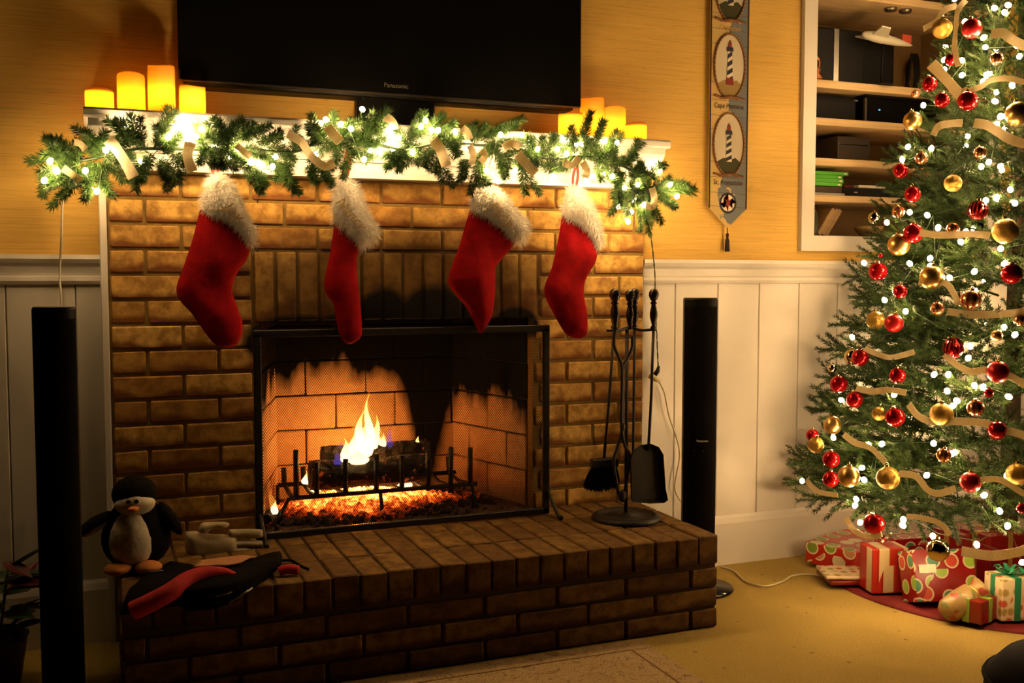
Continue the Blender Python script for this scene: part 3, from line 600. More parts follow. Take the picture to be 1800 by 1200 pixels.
# ------------------------------------------------------------------ fir garland
SPR = []
for i in range(5):
    bm = bmesh.new(); bm_tube(bm, [(0, 0, 0), (0.05, 0, 0.002), (0.10, 0.001, -0.002), (0.145, 0, 0.0)], [0.0022, 0.002, 0.0016, 0.001], 4)
    needles(bm, (0.004, 0, 0), (0.145, 0, 0), 270, 0.034, 0.00125, 1.1); needles(bm, (0.12, 0, 0), (0.148, 0, 0), 26, 0.024, 0.0008, 0.5)
    me = fin(bm, 'sprig'); me.materials.append(MATS['needle']); SPR.append(me)
ga = thing('fir_garland', 'artificial fir garland draped along the white mantel front', 'garland', (0.9, -0.2, 1.5))
GY = -0.205
SP = '''150,270,70,240 150,280,65,270 140,290,62,302 130,300,80,332 140,310,104,350 150,310,152,352 160,300,192,338 120,270,100,238 110,290,165,320 170,260,150,228 95,300,135,322 130,285,110,262 150,290,195,300
250,260,210,205 250,250,245,202 270,260,312,187 290,270,320,232 260,280,225,325 290,290,310,330 280,280,322,322 240,270,200,290 300,260,270,217 230,250,205,217 310,270,335,300 265,270,250,320 180,265,215,240
360,270,345,212 380,250,430,207 400,240,375,202 440,240,480,217 450,250,502,240 430,260,470,275 370,260,347,290 400,270,440,300 460,300,455,340 440,290,462,335 500,290,520,345 510,270,505,332 380,280,420,300 480,250,515,275 420,245,450,212 400,255,360,235 470,270,500,300
560,240,545,196 580,230,590,191 570,250,550,217 600,260,580,300 540,290,560,325 550,280,585,320 640,250,660,192 660,240,682,202 650,230,638,202 620,270,600,300 630,250,600,230 640,260,680,240 700,270,680,296 720,260,686,285 720,250,740,202 520,260,560,250 600,240,620,205 610,260,650,285
740,240,745,190 750,230,780,202 760,240,800,217 760,260,730,292 770,290,780,327 780,270,750,302 800,250,840,222 830,240,860,217 850,240,890,222 880,230,912,217 840,280,850,332 850,290,838,332 820,280,815,317 880,280,890,315 900,260,945,242 910,270,950,292 915,290,925,347 930,250,945,282 860,260,900,300 950,280,980,232 790,240,810,275 740,260,700,300 870,255,835,285 800,265,770,235
1010,270,1005,216 1025,265,1035,202 1040,265,1065,207 1060,270,1088,224 1005,285,970,240 975,290,970,232 1000,290,960,300 1050,290,1060,320 1040,280,1090,290 1110,280,1122,240 1100,300,1075,350 1130,310,1100,382 1110,330,1095,372 1150,310,1172,285 1150,330,1210,325 1160,340,1190,367 1140,350,1165,397 1130,350,1140,397 1170,320,1215,327 1120,320,1080,345 1100,290,1120,270 1080,290,1090,320 1150,330,1182,310 1110,310,1130,285 985,280,1020,290 1020,285,1035,240 1140,320,1120,360'''
def place_sprig(me, p, tip, parent, name, roll=None, sc=1.0, base_len=0.168):
    d = tip-p; L_ = d.length; q = d.to_track_quat('X', 'Z'); o = bpy.data.objects.new(name, me); COL.objects.link(o); o.parent = parent; o.matrix_parent_inverse = parent.matrix_basis.inverted()
    o.rotation_mode = 'QUATERNION'; from mathutils import Quaternion
    o.rotation_quaternion = q @ Quaternion((1, 0, 0), random.uniform(0, 6.28) if roll is None else roll)
    o.location = p; s = L_/base_len*sc; k = max(0.95, min(1.25, s)); o.scale = (s, k, k); return o
for tok in SP.split():
    bx, by, tx_, ty_ = map(float, tok.split(',')); y0 = GY+random.uniform(-0.015, 0.02); y1 = GY-0.02+random.uniform(-0.06, 0.045)
    place_sprig(random.choice(SPR), PY(bx, by, y0), PY(tx_, ty_, y1), ga, 'sprig')
    place_sprig(random.choice(SPR), PY(bx+random.uniform(-12, 12), by+random.uniform(-6, 14), y0+0.02), PY(tx_+random.uniform(-30, 30), ty_+random.uniform(-14, 20), y0+random.uniform(-.05, .02)), ga, 'sprig')
core = [(75, 300), (130, 285), (180, 275), (240, 262), (300, 262), (370, 262), (440, 262), (510, 268), (570, 250), (640, 250), (710, 262), (770, 252), (840, 255), (900, 258), (960, 278), (1010, 275), (1060, 280), (1110, 300), (1140, 335), (1160, 350)]
cpts = [PY(x, y, GY+0.012*math.sin(i*1.7)) for i, (x, y) in enumerate(core)]
local(tube('core_vine', catmull(cpts, 5), 0.005, 'wire_green', n=6), ga)
for i in range(44):                         # the sprigs at the back of the vine, towards the mantel
    s = random.random()*(len(cpts)-1); k = int(s); p = cpts[k].lerp(cpts[k+1], s-k); an = random.uniform(0, 6.28)
    place_sprig(random.choice(SPR), p, p+Vector((math.cos(an)*0.085+random.uniform(-.04, .04), random.uniform(-0.03, 0.03), math.sin(an)*0.085)), ga, 'sprig')
# ribbon wound through the garland
rb = thing('garland_ribbon', 'cream ribbon wound through the mantel garland', 'ribbon', (0.9, -0.25, 1.5))
for pts, w in (([(190, 245), (205, 262), (222, 288), (235, 312)], 21), ([(335, 250), (330, 275), (338, 302)], 20), ([(505, 235), (530, 250), (545, 272), (570, 292), (588, 286)], 15), ([(575, 222), (587, 237), (598, 250)], 18), ([(678, 205), (690, 215), (694, 228)], 15), ([(762, 245), (775, 265), (785, 292)], 19), ([(825, 255), (832, 272), (828, 288)], 12), ([(848, 264), (852, 275), (845, 285)], 13), ([(812, 225), (820, 232), (825, 245)], 15), ([(910, 270), (925, 288), (942, 305)], 17), ([(990, 285), (1005, 290), (1018, 277)], 13), ([(1024, 285), (1032, 300), (1028, 312)], 12), ([(1146, 330), (1150, 348), (1146, 364), (1135, 360)], 12), ([(110, 295), (125, 305), (142, 318)], 14), ([(130, 250), (140, 252), (150, 262)], 12), ([(415, 255), (428, 266), (440, 275)], 12), ([(885, 260), (900, 252), (915, 258)], 14)):
    P3 = [PY(x, y, GY-0.062+random.uniform(-.012, .012)) for x, y in pts]
    me = ribbon_mesh(P3, w*mpp(P3[0]), Vector((-0.25, -1, 0.1)), lambda s: 0.5*math.sin(s*3.1)); local(obj('ribbon_loop', me, 'ribbon'), rb)
# string of mini lights
bm = bmesh.new(); bmesh.ops.create_icosphere(bm, subdivisions=2, radius=1.0)
for v in bm.verts: v.co.z *= 1.25
BULB = fin(bm, 'bulb', True); BULB_TREE = BULB.copy(); BULB.materials.append(MATS['bulb_garland']); BULB_TREE.materials.append(MATS['bulb_tree'])
sl = thing('string_lights', 'warm white string lights threaded through the mantel garland', 'string lights', (0.9, -0.22, 1.5))
GLP = '''222,223 296,240 186,264 248,284 78,317 88,283 329,244 354,227 338,236 377,259 402,276 419,261 453,287 484,276 479,293 170,336 637,192 573,210 599,218 617,226 556,271 651,264 668,267 684,229 701,242 748,212 740,222 770,229 759,228 880,237 917,237 930,250 996,247 1013,254 996,270 1023,253 1062,249 1084,250 972,310 875,318 1042,310 1076,310 1121,324 1115,352 1147,361 1178,324 1087,363 1104,389 824,259 440,285 330,258 1125,340 1110,372 1060,306 1030,318 1098,330 1132,360 980,262 945,262 905,300 855,300 800,232 725,268 640,280 150,300 100,300 1160,300 1190,345 690,262 345,240'''
gl = []
for tok in GLP.split():
    x, y = map(float, tok.split(',')); p = PY(x, y, random.uniform(-0.268, -0.182)); gl.append(p)
    o = obj('bulb', BULB, None, None, p, (random.uniform(-.8, .8), random.uniform(-.8, .8), 0), 0.0078); local(o, sl)
for x, y, d in ((120, 292, -0.10), (1158, 300, -0.10)):
    p = PY(x, y, d); gl.append(p); local(obj('bulb', BULB, None, None, p, (0.4, 0.3, 0), 0.0078), sl)
gl.sort(key=lambda p: p.x)
local(tube('wire', catmull([p+Vector((0, 0.016, -0.006)) for p in gl], 4), 0.0012, 'wire_green', n=4), sl)
# ------------------------------------------------------------------ stockings
def stocking(label, cuff, body, loop, name_txt, txt, y, T=0.034):
    ref = PY(*loop[-1], y); t = thing('christmas_stocking', label, 'stocking', ref, group='red stockings hung from the mantel')
    w3 = lambda L_: [(PY(px, py_, y).x, PY(px, py_, y).z) for px, py_ in L_]
    local(inflate('foot_and_leg', w3(body), y, T, 0.075, 'stocking_red', None, 0.013, 0.020), t)
    cu = local(inflate('fur_cuff', w3(cuff), y-0.004, T+0.010, 0.05, 'fur_white', None, 0.011, 0.008), t)
    me = cu.data; bm = bmesh.new(); P_ = [p for p in me.polygons if p.normal.y < 0.4]; ar = [p.area for p in P_]
    for p in random.choices(P_, ar, k=3000):
        vs = [me.vertices[i].co for i in p.vertices]; a, b = random.random(), random.random()
        if a+b > 1: a, b = 1-a, 1-b
        q = vs[0]+(vs[1]-vs[0])*a+(vs[2]-vs[0])*b; d = (p.normal+Vector((random.uniform(-.9, .9), random.uniform(-.4, .4), random.uniform(-1.0, .5)))).normalized()
        l_ = random.uniform(0.010, 0.030); x_ = d.orthogonal().normalized()*0.0007; y_ = d.cross(x_)
        v = [bm.verts.new(q+x_), bm.verts.new(q-x_*0.5+y_), bm.verts.new(q-x_*0.5-y_)]; tp = bm.verts.new(q+d*l_+Vector((0, 0, -l_*0.25)))
        for k in range(3): bm.faces.new((v[k], v[(k+1) % 3], tp))
    fz = obj('fur_strands', fin(bm, 'fur_strands'), 'fur_white', cu); fz['kind'] = 'stuff'
    lp = [PY(px, py_, y+0.004) for px, py_ in loop]; P3 = [lp[-1]+Vector((0.004, 0, -0.01)), lp[len(lp)//2]+Vector((0.008, 0, 0)), lp[0]+Vector((0.002, 0, 0.004)), lp[len(lp)//2]+Vector((-0.008, 0.004, 0)), lp[-1]+Vector((-0.004, 0, -0.01))]
    local(obj('hanging_loop', ribbon_mesh(P3, 0.010, Vector((0.3, -1, 0)), None, 0.001), 'red_cord'), t)
    if txt:
        s, px, py_, size, ang = txt; me = text_mesh(s, size, 0.0008, 0.25); me.materials.append(MATS['gold_thread']); p = PY(px, py_, y-T-0.024)
        local(obj('embroidered_name', me, None, None, p, (math.pi/2, math.radians(ang), 0)), t)
    return t
stocking('red stocking with white fur cuff at the far left of the mantel', [(374, 307), (385, 307), (405, 323), (419, 348), (433, 382), (446, 405), (442, 433), (425, 413), (397, 389), (372, 377), (357, 369), (358, 348), (365, 323)],
         [(352, 366), (372, 372), (402, 386), (428, 408), (438, 436), (435, 454), (422, 473), (411, 493), (409, 515), (419, 544), (426, 566), (425, 589), (416, 606), (397, 611), (376, 603), (356, 578), (338, 552), (318, 530), (310, 506), (323, 467), (337, 425), (346, 391)], [(381, 262), (380, 285), (379, 308)], 0, ('Joy', 410, 372, 0.050, 42), -0.115)
stocking('narrow red stocking seen edge-on, second from the left', [(593, 312), (608, 313), (626, 327), (638, 360), (650, 387), (664, 403), (656, 420), (638, 434), (626, 426), (608, 408), (590, 391), (585, 369), (587, 336)],
         [(588, 388), (608, 402), (630, 426), (631, 442), (627, 455), (628, 486), (633, 528), (636, 570), (635, 591), (621, 603), (608, 603), (597, 588), (591, 564), (586, 535), (574, 518), (570, 495), (578, 455), (584, 420)], [(611, 265), (610, 290), (604, 315)], 0, ('Nancy', 617, 375, 0.046, 48), -0.115)
stocking('red stocking with pointed toe between the two central garland tails', [(836, 329), (860, 327), (881, 340), (897, 361), (921, 388), (926, 401), (917, 424), (903, 423), (871, 397), (849, 381), (828, 370), (828, 353)],
         [(826, 368), (849, 374), (874, 392), (904, 420), (901, 433), (881, 457), (871, 471), (871, 497), (868, 535), (863, 559), (846, 586), (836, 572), (820, 540), (799, 516), (788, 497), (792, 473), (807, 433), (816, 402)], [(848, 290), (847, 308), (846, 330)], 0, ('Philip', 882, 377, 0.046, 44), -0.125)
stocking('red stocking nearest the fireplace tools with plain white cuff', [(993, 335), (1007, 328), (1017, 332), (1031, 353), (1044, 383), (1054, 420), (1051, 440), (1044, 431), (1031, 408), (1012, 392), (991, 381), (987, 374), (992, 353)],
         [(988, 377), (1012, 386), (1033, 404), (1049, 439), (1047, 460), (1036, 479), (1028, 497), (1027, 521), (1032, 548), (1033, 580), (1028, 591), (1015, 595), (996, 588), (983, 569), (967, 540), (957, 516), (959, 497), (969, 473), (977, 441), (983, 410)], [(1013, 292), (1012, 310), (1009, 333)], 0, None, -0.120)
# ------------------------------------------------------------------ fire: grate, logs, embers, flames
gr = thing('fire_grate', 'black iron fire grate holding the burning logs', 'fire grate', (0.9, 0.2, HT))
GF = 0.10; GB = 0.34
zb = PY(680, 862, GF).z
def bar(name, pts, r, parent=gr, m_='iron', n=5): return local(tube(name, pts, r, m_, n=n), parent)
fl = PY(508, 873, GF); frr = PY(838, 850, GF); gx0, gx1 = fl.x, frr.x
bar('front_rail', [(gx0, GF, zb), (gx1, GF, zb)], 0.0085); bar('back_rail', [(gx0, GB, zb), (gx1, GB, zb)], 0.0085)
for i, px in enumerate((520, 556, 607, 661, 706, 752, 792, 826)):
    p = PY(px, 800, GF); top = PY(px, (790, 812, 806, 797, 800, 790, 785, 786)[i], GF).z
    bar('grate_bar', [(p.x, GF-0.005, top), (p.x, GF, zb), (p.x, (GF+GB)/2, zb-0.012), (p.x, GB, zb), (p.x, GB+0.01, zb+0.06)], 0.0095, n=4)
for x in (gx0+0.0, PY(668, 860, GF).x, gx1-0.02):
    bar('grate_leg', [(x, GF, zb), (x-(0.03 if x == gx0 else 0), GF-0.02, (zb+HT)/2), (x-(0.045 if x == gx0 else 0), GF-0.02, HT+0.003)], 0.007); bar('grate_leg', [(x, GB, zb), (x, GB, HT+0.003)], 0.007)
def log(name, a, b, r, label):
    a = Vector(a); b = Vector(b); n = 14; k = 12; bm = bmesh.new(); d = (b-a).normalized(); u = d.orthogonal().normalized(); w = d.cross(u); R = []
    for i in range(k+1):
        c = a.lerp(b, i/k); ring = []
        for j in range(n):
            an = 2*math.pi*j/n; rr = r*(1+0.16*noise.noise(Vector((i*0.5, math.cos(an)*1.6, math.sin(an)*1.6+a.z*9)))+0.06*random.uniform(-1, 1))
            ring.append(bm.verts.new(c+(u*math.cos(an)+w*math.sin(an))*rr))
        R.append(ring)
    for A, B in zip(R, R[1:]):
        for j in range(n): bm.faces.new((A[j], A[(j+1) % n], B[(j+1) % n], B[j]))
    bm.faces.new(R[0][::-1]); bm.faces.new(R[-1]); o = obj(name, fin(bm, name), 'charred_log'); return tag(o, label, 'log', 'burning logs on the grate')
a = PY(545, 836, 0.165); b = PY(752, 822, 0.165); log('firewood_log', a, b, 0.050, 'thick charred log lying in front on the fire grate')
a = PY(566, 803, 0.26); b = PY(752, 790, 0.26); log('firewood_log', a, b, 0.038, 'slimmer charred log behind, just under the flames')
# embers
eb = bmesh.new()
for i in range(1500):
    x = random.gauss(0.86, 0.20); y = random.gauss(0.19, 0.09)
    if not (0.52 < x < 1.33 and 0.0 < y < 0.42): continue
    h = 0.062*math.exp(-((x-0.86)/0.26)**2-((y-0.24)/0.12)**2); r = random.uniform(0.006, 0.017)
    M = Matrix.Translation((x, y, HT+0.004+h*random.uniform(0.5, 1.0)+r*0.4)) @ Euler((random.random()*6, random.random()*6, random.random()*6)).to_matrix().to_4x4() @ Matrix.Diagonal((r*random.uniform(0.8, 1.5), r, r*random.uniform(0.6, 1), 1))
    bmesh.ops.create_icosphere(eb, subdivisions=1, radius=1.0, matrix=M)
tag(obj('embers', fin(eb, 'embers'), 'embers'), 'glowing orange coals and ash under the grate', 'embers', kind='stuff')
def flame_bm(bm, base, h, r, lean=(0, 0), seed=0.0):
    base = Vector(base); K = 10; n = 10; R = []
    for i in range(K+1):
        s = i/K; rr = r*(math.sin(math.pi*min(1, s*0.9+0.16))**0.8)*(1-s)**0.55+0.0006
        c = base+Vector((lean[0]*s*s+0.10*h*s*math.sin(s*5+seed), lean[1]*s*s+0.05*h*s*math.cos(s*4+seed), h*s))
        R.append([bm.verts.new(c+Vector((math.cos(2*math.pi*j/n)*rr*(1+0.25*math.sin(3*j+seed)), math.sin(2*math.pi*j/n)*rr*0.7, 0))) for j in range(n)])
    for A, B in zip(R, R[1:]):
        for j in range(n): bm.faces.new((A[j], A[(j+1) % n], B[(j+1) % n], B[j]))
    bm.faces.new(R[0][::-1]); bm.faces.new(R[-1])
FL = thing('fire', 'bright yellow flames leaping from the logs in the fireplace', 'fire', (0.9, 0.24, 0.5))
def flame_at(px, py_, ptop, wpx, material, y=0.235, lean=0.0):
    p = PY(px, py_, y); q = PY(px, ptop, y); bm = bmesh.new(); flame_bm(bm, p, q.z-p.z, wpx*mpp(p), (lean, 0), px*0.37); local(obj('flame', fin(bm, 'flame', True), material), FL)
flame_at(640, 802, 738, 19, 'flame_core', 0.22); flame_at(648, 800, 692, 9, 'flame_core', 0.225, 0.012); flame_at(634, 800, 720, 10, 'flame_core', 0.215, 0.006); flame_at(658, 795, 728, 9, 'flame_core', 0.24, 0.01); flame_at(622, 802, 755, 11, 'flame_core', 0.21); flame_at(608, 808, 770, 9, 'flame_core', 0.20); flame_at(672, 792, 762, 12, 'flame_core', 0.25); flame_at(664, 792, 748, 6, 'flame_core', 0.25)
flame_at(702, 790, 776, 15, 'flame_core', 0.25); flame_at(718, 790, 775, 11, 'flame_core', 0.25); flame_at(735, 790, 766, 5, 'flame_core', 0.25); flame_at(630, 815, 792, 20, 'flame_core', 0.12); flame_at(608, 812, 785, 9, 'flame_core', 0.12)
flame_at(648, 800, 684, 20, 'flame_outer', 0.25, 0.015); flame_at(628, 800, 722, 17, 'flame_outer', 0.24); flame_at(665, 795, 730, 15, 'flame_outer', 0.26)
flame_at(594, 816, 790, 8, 'flame_blue', 0.13); flame_at(686, 792, 745, 6, 'flame_blue', 0.24); flame_at(600, 795, 775, 7, 'flame_blue', 0.25); flame_at(742, 795, 775, 4, 'flame_blue', 0.24)
flame_at(483, 903, 880, 7, 'flame_core', 0.06); flame_at(480, 898, 856, 6, 'flame_outer', 0.07, -0.006); flame_at(555, 865, 848, 14, 'flame_core', 0.24); flame_at(600, 862, 846, 12, 'flame_core', 0.26); flame_at(660, 860, 842, 14, 'flame_core', 0.26); flame_at(712, 858, 838, 14, 'flame_core', 0.26); flame_at(540, 850, 828, 10, 'flame_core', 0.26)
def lamp(name, loc, w, col, r, parent):
    l = bpy.data.lights.new(name, 'POINT'); l.energy = w; l.color = col; l.shadow_soft_size = r; o = bpy.data.objects.new(name, l); COL.objects.link(o); o.location = loc; local(o, parent)
lamp('firelight', PY(640, 775, 0.24), FIRE_W, (1.0, 0.36, 0.07), 0.045, FL)
lamp('ember_light', (0.86, 0.22, 0.385), FIRE_W*0.35, (1.0, 0.30, 0.05), 0.05, FL)
a = PY(478, 915, 0.05); st_ = log('firewood_log', a+Vector((-0.02, 0.0, 0)), a+Vector((0.02, 0.10, 0.0)), 0.022, 'small burning stub at the left end of the firebox')
# fire screen
fs = thing('fire_screen', 'black framed wire mesh screen standing before the fire', 'fire screen', (0.95, -0.12, HT))
SY = -0.10; q = [PY(446, 590, SY), PY(957, 574, SY), PY(962, 905, SY), PY(468, 950, SY)]
sx0, sx1 = (q[0].x+q[3].x)/2-0.005, (q[1].x+q[2].x)/2; sz1 = (q[0].z+q[1].z)/2; sz0 = HT+0.004
for nme, lo, hi in (('side_rail', (sx0-0.012, SY-0.008, sz0), (sx0+0.012, SY+0.008, sz1)), ('side_rail', (sx1-0.012, SY-0.008, sz0), (sx1+0.012, SY+0.008, sz1)), ('top_rail', (sx0-0.012, SY-0.008, sz1-0.012), (sx1+0.012, SY+0.008, sz1+0.012)), ('bottom_rail', (sx0-0.012, SY-0.008, sz0), (sx1+0.012, SY+0.008, sz0+0.022))): local(box(nme, lo, hi, 'iron', bev=0.003), fs)
local(box('mesh_panel', (sx0, SY-0.0003, sz0+0.01), (sx1, SY+0.0003, sz1), 'wire_mesh'), fs)
for x in (sx0, sx1+0.008):
    local(tube('foot', [(x, SY, HT+0.09), (x+0.004, SY-0.03, HT+0.05), (x+0.006, SY-0.075, HT+0.010), (x+0.006, SY-0.10, HT+0.008)], [0.007, 0.007, 0.007, 0.009], 'iron'), fs)
# ------------------------------------------------------------------ fireplace tools
bc = PZ(1100, 912, HT); by_ = bc.y; TYY = by_
ts = thing('fireplace_tool_stand', 'black iron tool stand with round base on the hearth', 'tool stand', (bc.x, bc.y, HT+0.001))
rr = 60*mpp(bc)
lathe('base', [(0.0, 0.0), (rr, 0.0), (rr*1.02, 0.006), (rr*0.98, 0.014), (rr*0.86, 0.020), (rr*0.82, 0.014), (0.02, 0.013), (0.012, 0.022), (0, 0.022)], 'iron', ts, n=40)
def zy(py_, x=1100): return PY(x, py_, TYY).z
hz = zy(580)-HT
tube('pole', [(0, 0, 0.01), (0, 0, hz)], 0.0065, 'iron', ts, n=8)
bxs = [PY(x, 578, TYY).x-bc.x for x in (1062, 1073, 1086, 1107, 1123, 1141, 1147)]
tube('crossbar', catmull([(bxs[0], -0.02, hz), (bxs[1], -0.02, hz), (bxs[2], -0.01, hz-0.002), (bxs[3], 0.0, hz+0.008), (bxs[4], -0.01, hz-0.002), (bxs[5], -0.02, hz), (bxs[6], -0.02, hz)], 4), 0.0055, 'iron', ts, n=6)
def handle_prof(h): return [(0.0, 0.0), (0.010, 0.0), (0.011, 0.006), (0.006, 0.012), (0.0085, 0.022), (0.013, 0.040), (0.0135, 0.055), (0.010, 0.072), (0.0075, 0.082), (0.0125, 0.088), (0.0075, 0.094), (0.013, 0.102), (0.0175, 0.114), (0.0165, 0.126), (0.010, 0.135), (0.0, 0.138)]
lathe('turned_handle', handle_prof(0), 'iron_gloss', ts, (bxs[3], 0, hz), n=14)
def tool(name, label, px, yo, build):
    p = PY(px, 578, TYY); t = thing(name, label, 'fireplace tool', (p.x, TYY+yo, HT), group='fireplace tools hung on the stand')
    lathe('turned_handle', handle_prof(0), 'iron_gloss', t, (0, 0, hz+0.004), n=14); build(t, p.x); return t
def off(px, py_, x0, y=0.0): q = PY(px, py_, TYY); return Vector((q.x-x0, y, q.z-HT))
def b_tongs(t, x0):
    tube('tong_arm', catmull([off(1073, 578, x0), off(1071, 605, x0), off(1080, 628, x0), off(1085, 650, x0), off(1084, 745, x0), off(1090, 780, x0), off(1098, 800, x0), off(1090, 860, x0)], 5), 0.0055, 'iron', t)
    tube('tong_arm', catmull([off(1104, 590, x0, 0.006), off(1104, 610, x0, 0.006), off(1094, 632, x0, 0.006), off(1088, 650, x0, 0.006), off(1087, 745, x0, 0.006), off(1078, 785, x0, 0.006), off(1072, 810, x0, 0.006), off(1080, 865, x0, 0.006)], 5), 0.0055, 'iron', t)
    ellipsoid('hinge', off(1086, 748, x0), (0.010, 0.008, 0.016), 'iron', t, sub=2); ellipsoid('claw', off(1086, 868, x0), (0.016, 0.008, 0.022), 'iron', t, sub=2)
tool('fire_tongs', 'long black fire tongs with crossed arms on the stand', 1073, -0.035, b_tongs)
def b_brush(t, x0):
    tube('rod', [off(1086, 578, x0), off(1078, 700, x0), off(1068, 812, x0)], 0.005, 'iron', t)
    a = off(1046, 809, x0); b = off(1092, 822, x0); bm = bmesh.new(); bm_box(bm, (a.x, -0.014, b.z), (b.x, 0.014, a.z), 0.004); obj('brush_ferrule', fin(bm, 'f'), 'iron', t)
    bm = bmesh.new(); c0 = off(1068, 822, x0)
    for i in range(420):
        u = random.uniform(-1, 1); v = random.uniform(-1, 1); s = c0+Vector((u*0.044, v*0.011, 0)); e = c0+Vector((u*0.060-0.012, v*0.03, -0.085+0.012*random.random()+0.01*u*u)); bm_tube(bm, [s, s.lerp(e, 0.5)+Vector((u*0.004, 0, 0)), e], [0.0022, 0.002, 0.001], 3, False)
    o = obj('bristles', fin(bm, 'bristles'), 'black_cloth', t); o['kind'] = 'stuff'
tool('hearth_brush', 'black bristle hearth brush hanging low on the stand', 1086, 0.028, b_brush)
tool('fire_poker', 'straight black poker hanging between tongs and shovel', 1123, 0.03, lambda t, x0: (tube('rod', [off(1123, 578, x0), off(1121, 760, x0), off(1119, 860, x0)], 0.005, 'iron', t), tube('hook', catmull([off(1119, 820, x0), off(1108, 838, x0), off(1109, 852, x0)], 4), 0.004, 'iron', t)))
def b_shovel(t, x0):
    tube('rod', [off(1141, 578, x0), off(1137, 700, x0), off(1132, 790, x0)], 0.005, 'iron', t)
    pts = [(1100, 877), (1099, 840), (1097, 805), (1103, 787), (1117, 778), (1132, 776), (1146, 782), (1154, 795), (1156, 825), (1158, 855), (1162, 874), (1155, 879), (1130, 880)]
    poly = [off(a, b, x0) for a, b in pts]; bm = bmesh.new(); n = len(poly); cx = sum(p.x for p in poly)/n; cz = sum(p.z for p in poly)/n
    A = [bm.verts.new((p.x, -0.018, p.z)) for p in poly]; I = [bm.verts.new((cx+(p.x-cx)*0.86, 0.006, cz+(p.z-cz)*0.9)) for p in poly]; A2 = [bm.verts.new((p.x, -0.015, p.z)) for p in poly]; I2 = [bm.verts.new((cx+(p.x-cx)*0.88, 0.010, cz+(p.z-cz)*0.92)) for p in poly]
    for k in range(n):
        j = (k+1) % n; bm.faces.new((A[k], A[j], I[j], I[k])); bm.faces.new((A2[k], I2[k], I2[j], A2[j])); bm.faces.new((A[k], A2[k], A2[j], A[j]))
    bm.faces.new(I); bm.faces.new(I2[::-1]); obj('shovel_pan', fin(bm, 'pan'), 'iron', t)
tool('ash_shovel', 'black ash shovel with rounded pan nearest the speaker', 1141, -0.030, b_shovel)
# ------------------------------------------------------------------ tower speakers
def speaker(label, foot, top_z, w, rz, brand):
    t = thing('tower_speaker', label, 'speaker', (foot.x, foot.y, 0.001), (0, 0, rz), group='slim black tower speakers')
    lathe('base', [(0, 0), (0.125, 0), (0.130, 0.005), (0.127, 0.011), (0.05, 0.016), (0.03, 0.03), (0, 0.03)], 'black_gloss', t, n=40)
    n = 20; pr = [Vector((-w/2, w*0.50, 0)), Vector((-w/2, -w*0.12, 0))]
    for k in range(1, n): an = math.pi*k/n; pr.append(Vector((-w/2*math.cos(an), -w*0.12-w*0.34*math.sin(an), 0)))
    pr += [Vector((w/2, -w*0.12, 0)), Vector((w/2, w*0.50, 0))]; bm = bmesh.new(); m = len(pr); z0 = 0.028; zs = [(z0, 1.0), (top_z-0.006, 1.0), (top_z, 0.955)]; R = []
    for z, s in zs: R.append([bm.verts.new((p.x*s, p.y*s, z)) for p in pr])
    for A, B in zip(R, R[1:]):
        for k in range(m): bm.faces.new((A[k], A[(k+1) % m], B[(k+1) % m], B[k]))
    bm.faces.new(R[0][::-1]); bm.faces.new(R[-1]); obj('cabinet', fin(bm, 'cabinet'), 'speaker_black', t)
    g = bmesh.new(); pg = [p for p in pr[3:-3]]; A = [g.verts.new((p.x*1.012, p.y*1.012, 0.10)) for p in pg]; B = [g.verts.new((p.x*1.012, p.y*1.012, top_z-0.03)) for p in pg]
    for k in range(len(pg)-1): g.faces.new((A[k], A[k+1], B[k+1], B[k]))
    obj('grille', fin(g, 'grille', True), 'black_cloth', t)
    if brand:
        me = text_mesh('Panasonic', 0.0105); me.materials.append(MATS['print_white']); obj('lettering', me, None, t, (0.008, -w*0.475, brand), (math.pi/2, 0, 0.06))
        for dx in (-0.022, 0.012): lathe('status_light', [(0, 0), (0.0016, 0), (0.0016, 0.002), (0, 0.002)], 'silver', t, (dx, -w*0.478, brand-0.035), 8, (math.pi/2, 0, 0))
    return t
fR = PZ(1226, 1035, 0.0); fR = Vector((fR.x, fR.y, 0)); tzR = PY(1231, 524, fR.y).z
speaker('slim black tower speaker standing by the right end of the hearth', fR, tzR, 58*mpp(PY(1231, 600, fR.y)), -0.50, PY(1236, 775, fR.y-0.05).z)
fL = Vector((PY(96, 600, -0.50).x, -0.50, 0)); speaker('slim black tower speaker at the dark left side of the hearth', fL, PY(96, 540, -0.50).z, 71*mpp(PY(96, 600, -0.5)), 0.03, None)
# ------------------------------------------------------------------ banner
BY = WY-0.012; c0 = PY(1279, 300, BY); bn = thing('lighthouse_banner', 'narrow tapestry banner with lighthouse pictures and a pointed end', 'banner', (c0.x, BY, c0.z))
bw = (PY(1313, 200, BY).x-PY(1246, 200, BY).x)/2; cx = c0.x
def bz(py_): return PY(1279, py_, BY).z-c0.z
def plate(nme, pts, y, th, m_): return poly_plate(nme, pts, y, th, m_, bn)
cl_pts = [(-bw, bz(-60)), (-bw, bz(366)), (0, bz(401)), (bw, bz(366)), (bw, bz(-60))]
plate('cloth', cl_pts, 0.0, 0.004, 'banner_cloth')
for s in (-1, 1): plate('edge_binding', [(s*bw, bz(-60)), (s*bw, bz(366)), (s*(bw-0.005), bz(366)), (s*(bw-0.005), bz(-60))], -0.0035, 0.002, 'b_black')
def ell(cz, rx, rz, n=28): return [(rx*math.cos(2*math.pi*k/n), cz+rz*math.sin(2*math.pi*k/n)) for k in range(n)]
